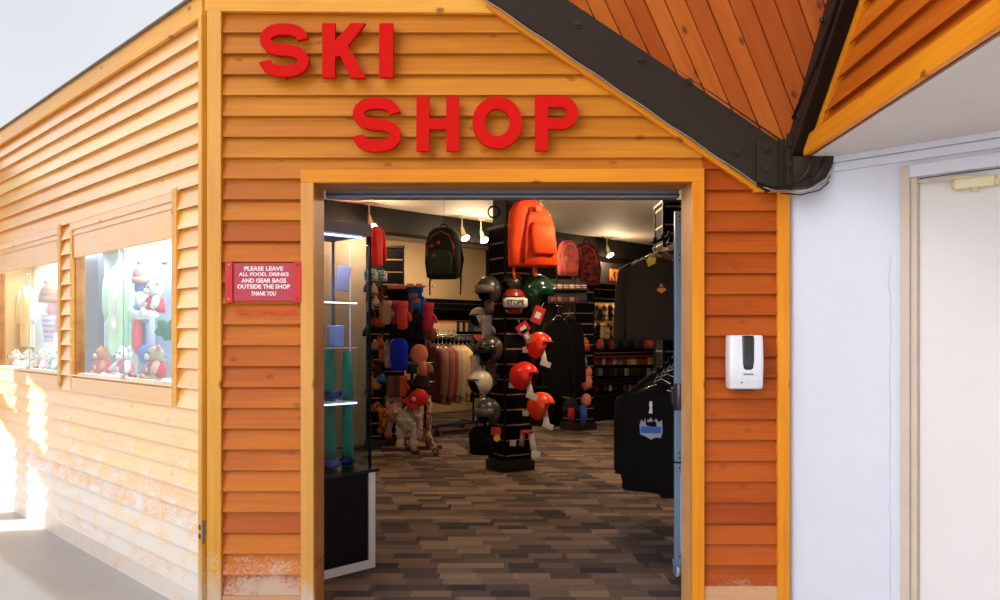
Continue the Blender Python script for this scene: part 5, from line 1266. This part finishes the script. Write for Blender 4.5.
# ------------------------------------------------------------------ display window contents (left wall)
def wn(px, py, inset):
    nn_ = Vector((1, 1, 0)).normalized(); return ray_plane(px, py, LC+nn_*inset, nn_)
Z45 = R(-45)
def wgar(parts, px, py, inset, s, c, label, kind, cat, rz=0, mat=None):
    return garment(kind, parts, None, wn(px, py, inset), 0, s, c, label, cat, Z45+R(rz), mat=mat)
tee = wgar(TEE, 119, 262, .36, (.95, .6, 1.12), (176, 222, 206), 'pale mint T-shirt with a lilac print hanging in the right display window', 't_shirt', 't-shirt')
b = MB(); b.prism([(-.06, -.16), (-.02, -.13), (.03, -.15), (.06, -.22), (.03, -.32), (.05, -.42), (0, -.45), (-.05, -.40), (-.04, -.30), (-.07, -.22)], -.062, -.056); b.build('print', fabric((176, 176, 214), (230, 235, 245), kind='blotch'), tee)
wgar(GJKT, 168, 256, .38, (.62, .6, .85), (158, 172, 200), 'blue grey jacket hanging at the right edge of the right display window', 'jacket', 'jacket', 10)
b = MB()
for s_ in (-1, 1): b.tube([(s_*.05, 0, 0), (s_*.06, 0, -.3), (s_*.085, -.01, -.52)], [.065, .06, .055], 14, flat=.5)
b.loft([(0, 0, -.1, .11, .045), (0, 0, 0, .105, .04), (0, 0, .06, .10, .035)], 20); o = b.build('trousers', fabric((146, 158, 190))); o.location = wn(148, 308, .33); o.rotation_euler = (0, 0, Z45); tag(o, 'lavender grey trousers hanging behind the plush toys in the right window', 'trousers')
h_ = put('knit_hat', BEAN, wn(141.5, 281, .28), 'pink brown knitted hat on a blue masked head form in the right window', 'hat', scale=.60, rot=(0, 0, Z45), mats={'crown': fabric((196, 150, 134), (160, 110, 96), kind='blotch'), 'cuff': fabric((190, 140, 130)), 'pompom': fabric((190, 140, 130))})
b = MB(); b.ell((0, 0, -.06), (.085, .075, .11)); b.build('head_form', fabric((96, 112, 160)), h_)
b = MB(); b.loft([(0, 0, -.30, .12, .06), (0, 0, -.2, .11, .07), (0, 0, -.12, .08, .06)], 18, wr=.03); b.build('neck_scarf', fabric((226, 226, 232)), h_)
b = MB(); b.loft([(0, -.01, -.36, .13, .07), (0, -.01, -.27, .13, .07)], 18); b.build('blue_band', fabric((60, 96, 160)), h_)
plush(wn(155, 319, .17), .82, (232, 224, 216), (245, 240, 236), (214, 50, 60), 'white plush toy with brown ears and a red shirt hanging in the right window', Z45)
plush(wn(103, 379, .16), .78, (176, 112, 72), (226, 200, 170), (206, 36, 56), 'brown plush bear in a red shirt sitting at the left of the right window', Z45)
plush(wn(125, 381, .16), .78, (230, 222, 214), (240, 234, 228), (216, 90, 96), 'white plush bear in a pale red shirt sitting in the middle of the right window', Z45+.2)
plush(wn(156, 383.5, .14), .80, (196, 160, 130), (236, 226, 214), (206, 36, 52), 'brown and white plush bear in red sitting at the right of the right window', Z45-.1)
for nm, px, py, cc, lab, s_ in (('scarf', 137, 335, (214, 60, 60), 'red scarf hanging behind the trousers in the right window', (.04, .03, .12)), ('yarn_ball', 146, 354, (70, 100, 160), 'round blue knitted hat at the foot of the trousers in the right window', (.055, .05, .06))):
    b = MB(); b.ell((0, 0, 0), s_, wr=.15); o = b.build(nm, fabric(cc)); o.location = wn(px, py, .26); o.rotation_euler = (0, 0, Z45); tag(o, lab, 'scarf' if nm == 'scarf' else 'hat')
b = MB()
for a in range(7): b.ell((.02*math.cos(a)*2, .02*math.sin(a), .02*math.sin(a*2)), (.05, .03, .03), rot=Matrix.Rotation(a, 3, 'Y'))
o = b.build('leafy_hat', fabric((44, 120, 76))); o.location = wn(170, 330, .12); tag(o, 'dark green leafy hat at the right edge of the right window', 'hat')
# left window
wgar(TEE, 27, 284, .33, (.8, .6, .95), (240, 238, 238), 'white top hanging in the left display window', 't_shirt', 't-shirt')
wgar(TEE, 57, 283, .36, (.55, .6, .7), (232, 150, 150), 'pink top hanging at the right edge of the left display window', 't_shirt', 't-shirt')
put('knit_hat', BEAN, wn(48.5, 300, .25), 'brown knitted hat in the left display window', 'hat', scale=.72, rot=(0, 0, Z45), mats={'crown': fabric((170, 110, 70), (130, 80, 50), kind='stripe'), 'cuff': fabric((150, 96, 60)), 'pompom': fabric((190, 140, 100))})
b = MB(); b.loft([(0, 0, -.22, .03, .03), (0, 0, -.1, .07, .04), (0, 0, 0, .09, .05)], 16); o = b.build('neck_warmer', fabric((90, 130, 190), (235, 160, 150), kind='stripe')); o.location = wn(48.5, 315, .25); o.rotation_euler = (0, 0, Z45); tag(o, 'blue and peach striped neck warmer below the brown hat, left window', 'neck warmer')
for px, cc, sc, lab in ((16, (236, 232, 228), (236, 220, 214), 'white plush toy at the far left of the left window'), (29, (222, 214, 206), (240, 190, 180), 'cream plush toy second from the left in the left window'), (43, (226, 200, 180), (216, 70, 70), 'tan plush toy in red in the left window'), (55, (232, 226, 222), (70, 160, 110), 'white plush toy in green at the right of the left window')):
    plush(wn(px, 373+px*.04, .15), .72, cc, (240, 234, 228), sc, lab, Z45)

# ------------------------------------------------------------------ ceiling spots
LMP = [me_of(lambda b: b.tube([(0, 0, 0), (0, 0, -.14)], .009, 8), 'lamp_stem', M['cream']),
       me_of(lambda b: b.tube([(0, 0, -.14), (.012, -.012, -.20), (.03, -.03, -.26)], [.018, .026, .032], 14), 'lamp_arm', M['cream']),
       me_of(lambda b: b.tube([(.03, -.03, -.26), (.05, -.055, -.30)], [.036, .062], 18), 'lamp_head', M['cream']),
       me_of(lambda b: b.tube([(.0505, -.0555, -.301), (.052, -.057, -.304)], .055, 18), 'lamp_lens', M['lamp']),
       me_of(lambda b: b.box((-.05, -.05, -.012), (.05, .05, 0), bev=.004), 'ceiling_plate', M['cream'])]
def spot(x, y, label, energy=26, aim=(.5, -.6, -1), rz=0, vis=True):
    t = thing('ceiling_spotlight', label, 'spotlight', (x, y, 2.998), rz)
    for nm, me in zip(('stem', 'arm'), LMP[:2]):
        o = bpy.data.objects.new(nm, me); COL.objects.link(o); o.parent = t
    o = bpy.data.objects.new('lamp_head', LMP[2]); COL.objects.link(o); o.parent = t
    l_ = bpy.data.objects.new('lamp_lens', LMP[3]); COL.objects.link(l_); l_.parent = o
    o = bpy.data.objects.new('ceiling_plate', LMP[4]); COL.objects.link(o); o.parent = t
    li = bpy.data.lights.new('bulb', 'POINT'); li.energy = energy; li.color = (1, .74, .46); li.shadow_soft_size = .06
    lo = bpy.data.objects.new('bulb', li); COL.objects.link(lo); lo.parent = t; lo.location = (.062, -.068, -.335)
    return t
def C0(px, py): d = (3.0-CH)*F/(CY-py); return ((px-CX)/F*d, d)
for (px, py, lab, e_) in ((369, 209.5, 'lit ceiling spotlight above the red jacket, beside the glass case', 60), (462, 223, 'lit ceiling spotlight right of the olive backpack', 60), (481, 224, 'lit ceiling spotlight at the left edge of the centre column', 40), (607, 242, 'lit ceiling spotlight between the maroon backpack and the grey sweatshirt', 70)):
    u_ = (px-CX)/F; y = 11.40/(1-u_); x = u_*y; spot(x, y, lab, e_)
x, y = P(437, 285, 13.2).x, 13.2
spot(x, y, 'lit ceiling spotlight deep inside the alcove', 60)
for (x, y, lab, e_) in ((.85, 7.3, 'ceiling spotlight near the doorway, above the right-hand floor', 115), (-1.3, 6.6, 'ceiling spotlight above the floor left of the doorway', 40), (2.5, 9.9, 'ceiling spotlight above the right-hand floor', 60), (.46, 9.0, 'ceiling spotlight behind the centre column, over the orange bag', 45), (3.3, 8.2, 'ceiling spotlight at the far right of the shop', 60)):
    spot(x, y, lab, e_)


# ------------------------------------------------------------------ light
w = bpy.data.worlds.new('sky'); SC.world = w; w.use_nodes = True; nt = w.node_tree; nt.nodes.clear()
bg = nt.nodes.new('ShaderNodeBackground'); ow = nt.nodes.new('ShaderNodeOutputWorld'); nt.links.new(bg.outputs[0], ow.inputs[0])
tcw = nt.nodes.new('ShaderNodeTexCoord'); nz = nt.nodes.new('ShaderNodeTexNoise'); nt.links.new(tcw.outputs['Generated'], nz.inputs[0]); nz.inputs['Scale'].default_value = 1.4; nz.inputs['Detail'].default_value = 3
rp = nt.nodes.new('ShaderNodeValToRGB'); nt.links.new(nz.outputs[0], rp.inputs[0]); rp.color_ramp.elements[0].color = (.74, .80, .90, 1); rp.color_ramp.elements[0].position = .3; rp.color_ramp.elements[1].color = (.96, .97, 1, 1); rp.color_ramp.elements[1].position = .7
nt.links.new(rp.outputs[0], bg.inputs[0]); bg.inputs[1].default_value = 1.0
# the sky is brightest toward the low sun on the left
geo = nt.nodes.new('ShaderNodeVectorMath'); geo.operation = 'DOT_PRODUCT'; nt.links.new(tcw.outputs['Generated'], geo.inputs[0]); geo.inputs[1].default_value = Vector((-1, -.75, .5)).normalized()
mr = nt.nodes.new('ShaderNodeMapRange'); mr.interpolation_type = 'SMOOTHSTEP'; nt.links.new(geo.outputs['Value'], mr.inputs[0]); mr.inputs[1].default_value = .72; mr.inputs[2].default_value = 1; mr.inputs[3].default_value = .92; mr.inputs[4].default_value = 5.8
geo2 = nt.nodes.new('ShaderNodeVectorMath'); geo2.operation = 'DOT_PRODUCT'; nt.links.new(tcw.outputs['Generated'], geo2.inputs[0]); geo2.inputs[1].default_value = Vector((-1, .45, .3)).normalized()
mr2 = nt.nodes.new('ShaderNodeMapRange'); mr2.interpolation_type = 'SMOOTHSTEP'; nt.links.new(geo2.outputs['Value'], mr2.inputs[0]); mr2.inputs[1].default_value = .84; mr2.inputs[2].default_value = 1; mr2.inputs[3].default_value = 0; mr2.inputs[4].default_value = 1.5
ad = nt.nodes.new('ShaderNodeMath'); ad.operation = 'ADD'; nt.links.new(mr.outputs[0], ad.inputs[0]); nt.links.new(mr2.outputs[0], ad.inputs[1])
nt.links.new(ad.outputs[0], bg.inputs[1])
# low sun from the left, reaching the far end of the left wall through slots in an unseen wall added to block it
sd = Vector((-.85, -.25, .38)).normalized()
sl = bpy.data.lights.new('sun', 'SUN'); sl.energy = 14; sl.angle = R(.6); sl.color = (1, .95, .86)
so = bpy.data.objects.new('sun', sl); COL.objects.link(so); so.rotation_euler = sd.to_track_quat('Z', 'Y').to_euler(); so.location = (-12, -3, 8)
b = MB(); NX = -8.0
def nb_(y0, y1, z0, z1): b.box((NX-.2, y0, z0), (NX, y1, z1))
nb_(-2.5, 4.26, 0, 8.2); nb_(4.26, 5.8, 0, 1.35); nb_(4.26, 5.8, 3.15, 8.2); nb_(4.69, 4.97, 1.35, 3.15); nb_(4.26, 5.75, 2.5, 2.66)
o = b.build('wall_sun_blocker', plain('sun_blocker_render', (200, 198, 192), .8)); struct(o)


cam = bpy.data.cameras.new('camera'); co = bpy.data.objects.new('camera', cam); COL.objects.link(co)
co.location = (0, 0, CH); co.rotation_euler = (R(90), 0, 0); cam.sensor_width = 36; cam.lens = F/1000*36; cam.shift_y = .036; cam.clip_start = .05
SC.camera = co
vs = SC.view_settings; vs.view_transform = 'Standard'; vs.look = 'None'; vs.gamma = 1; vs.use_curve_mapping = False; vs.exposure = 0.0
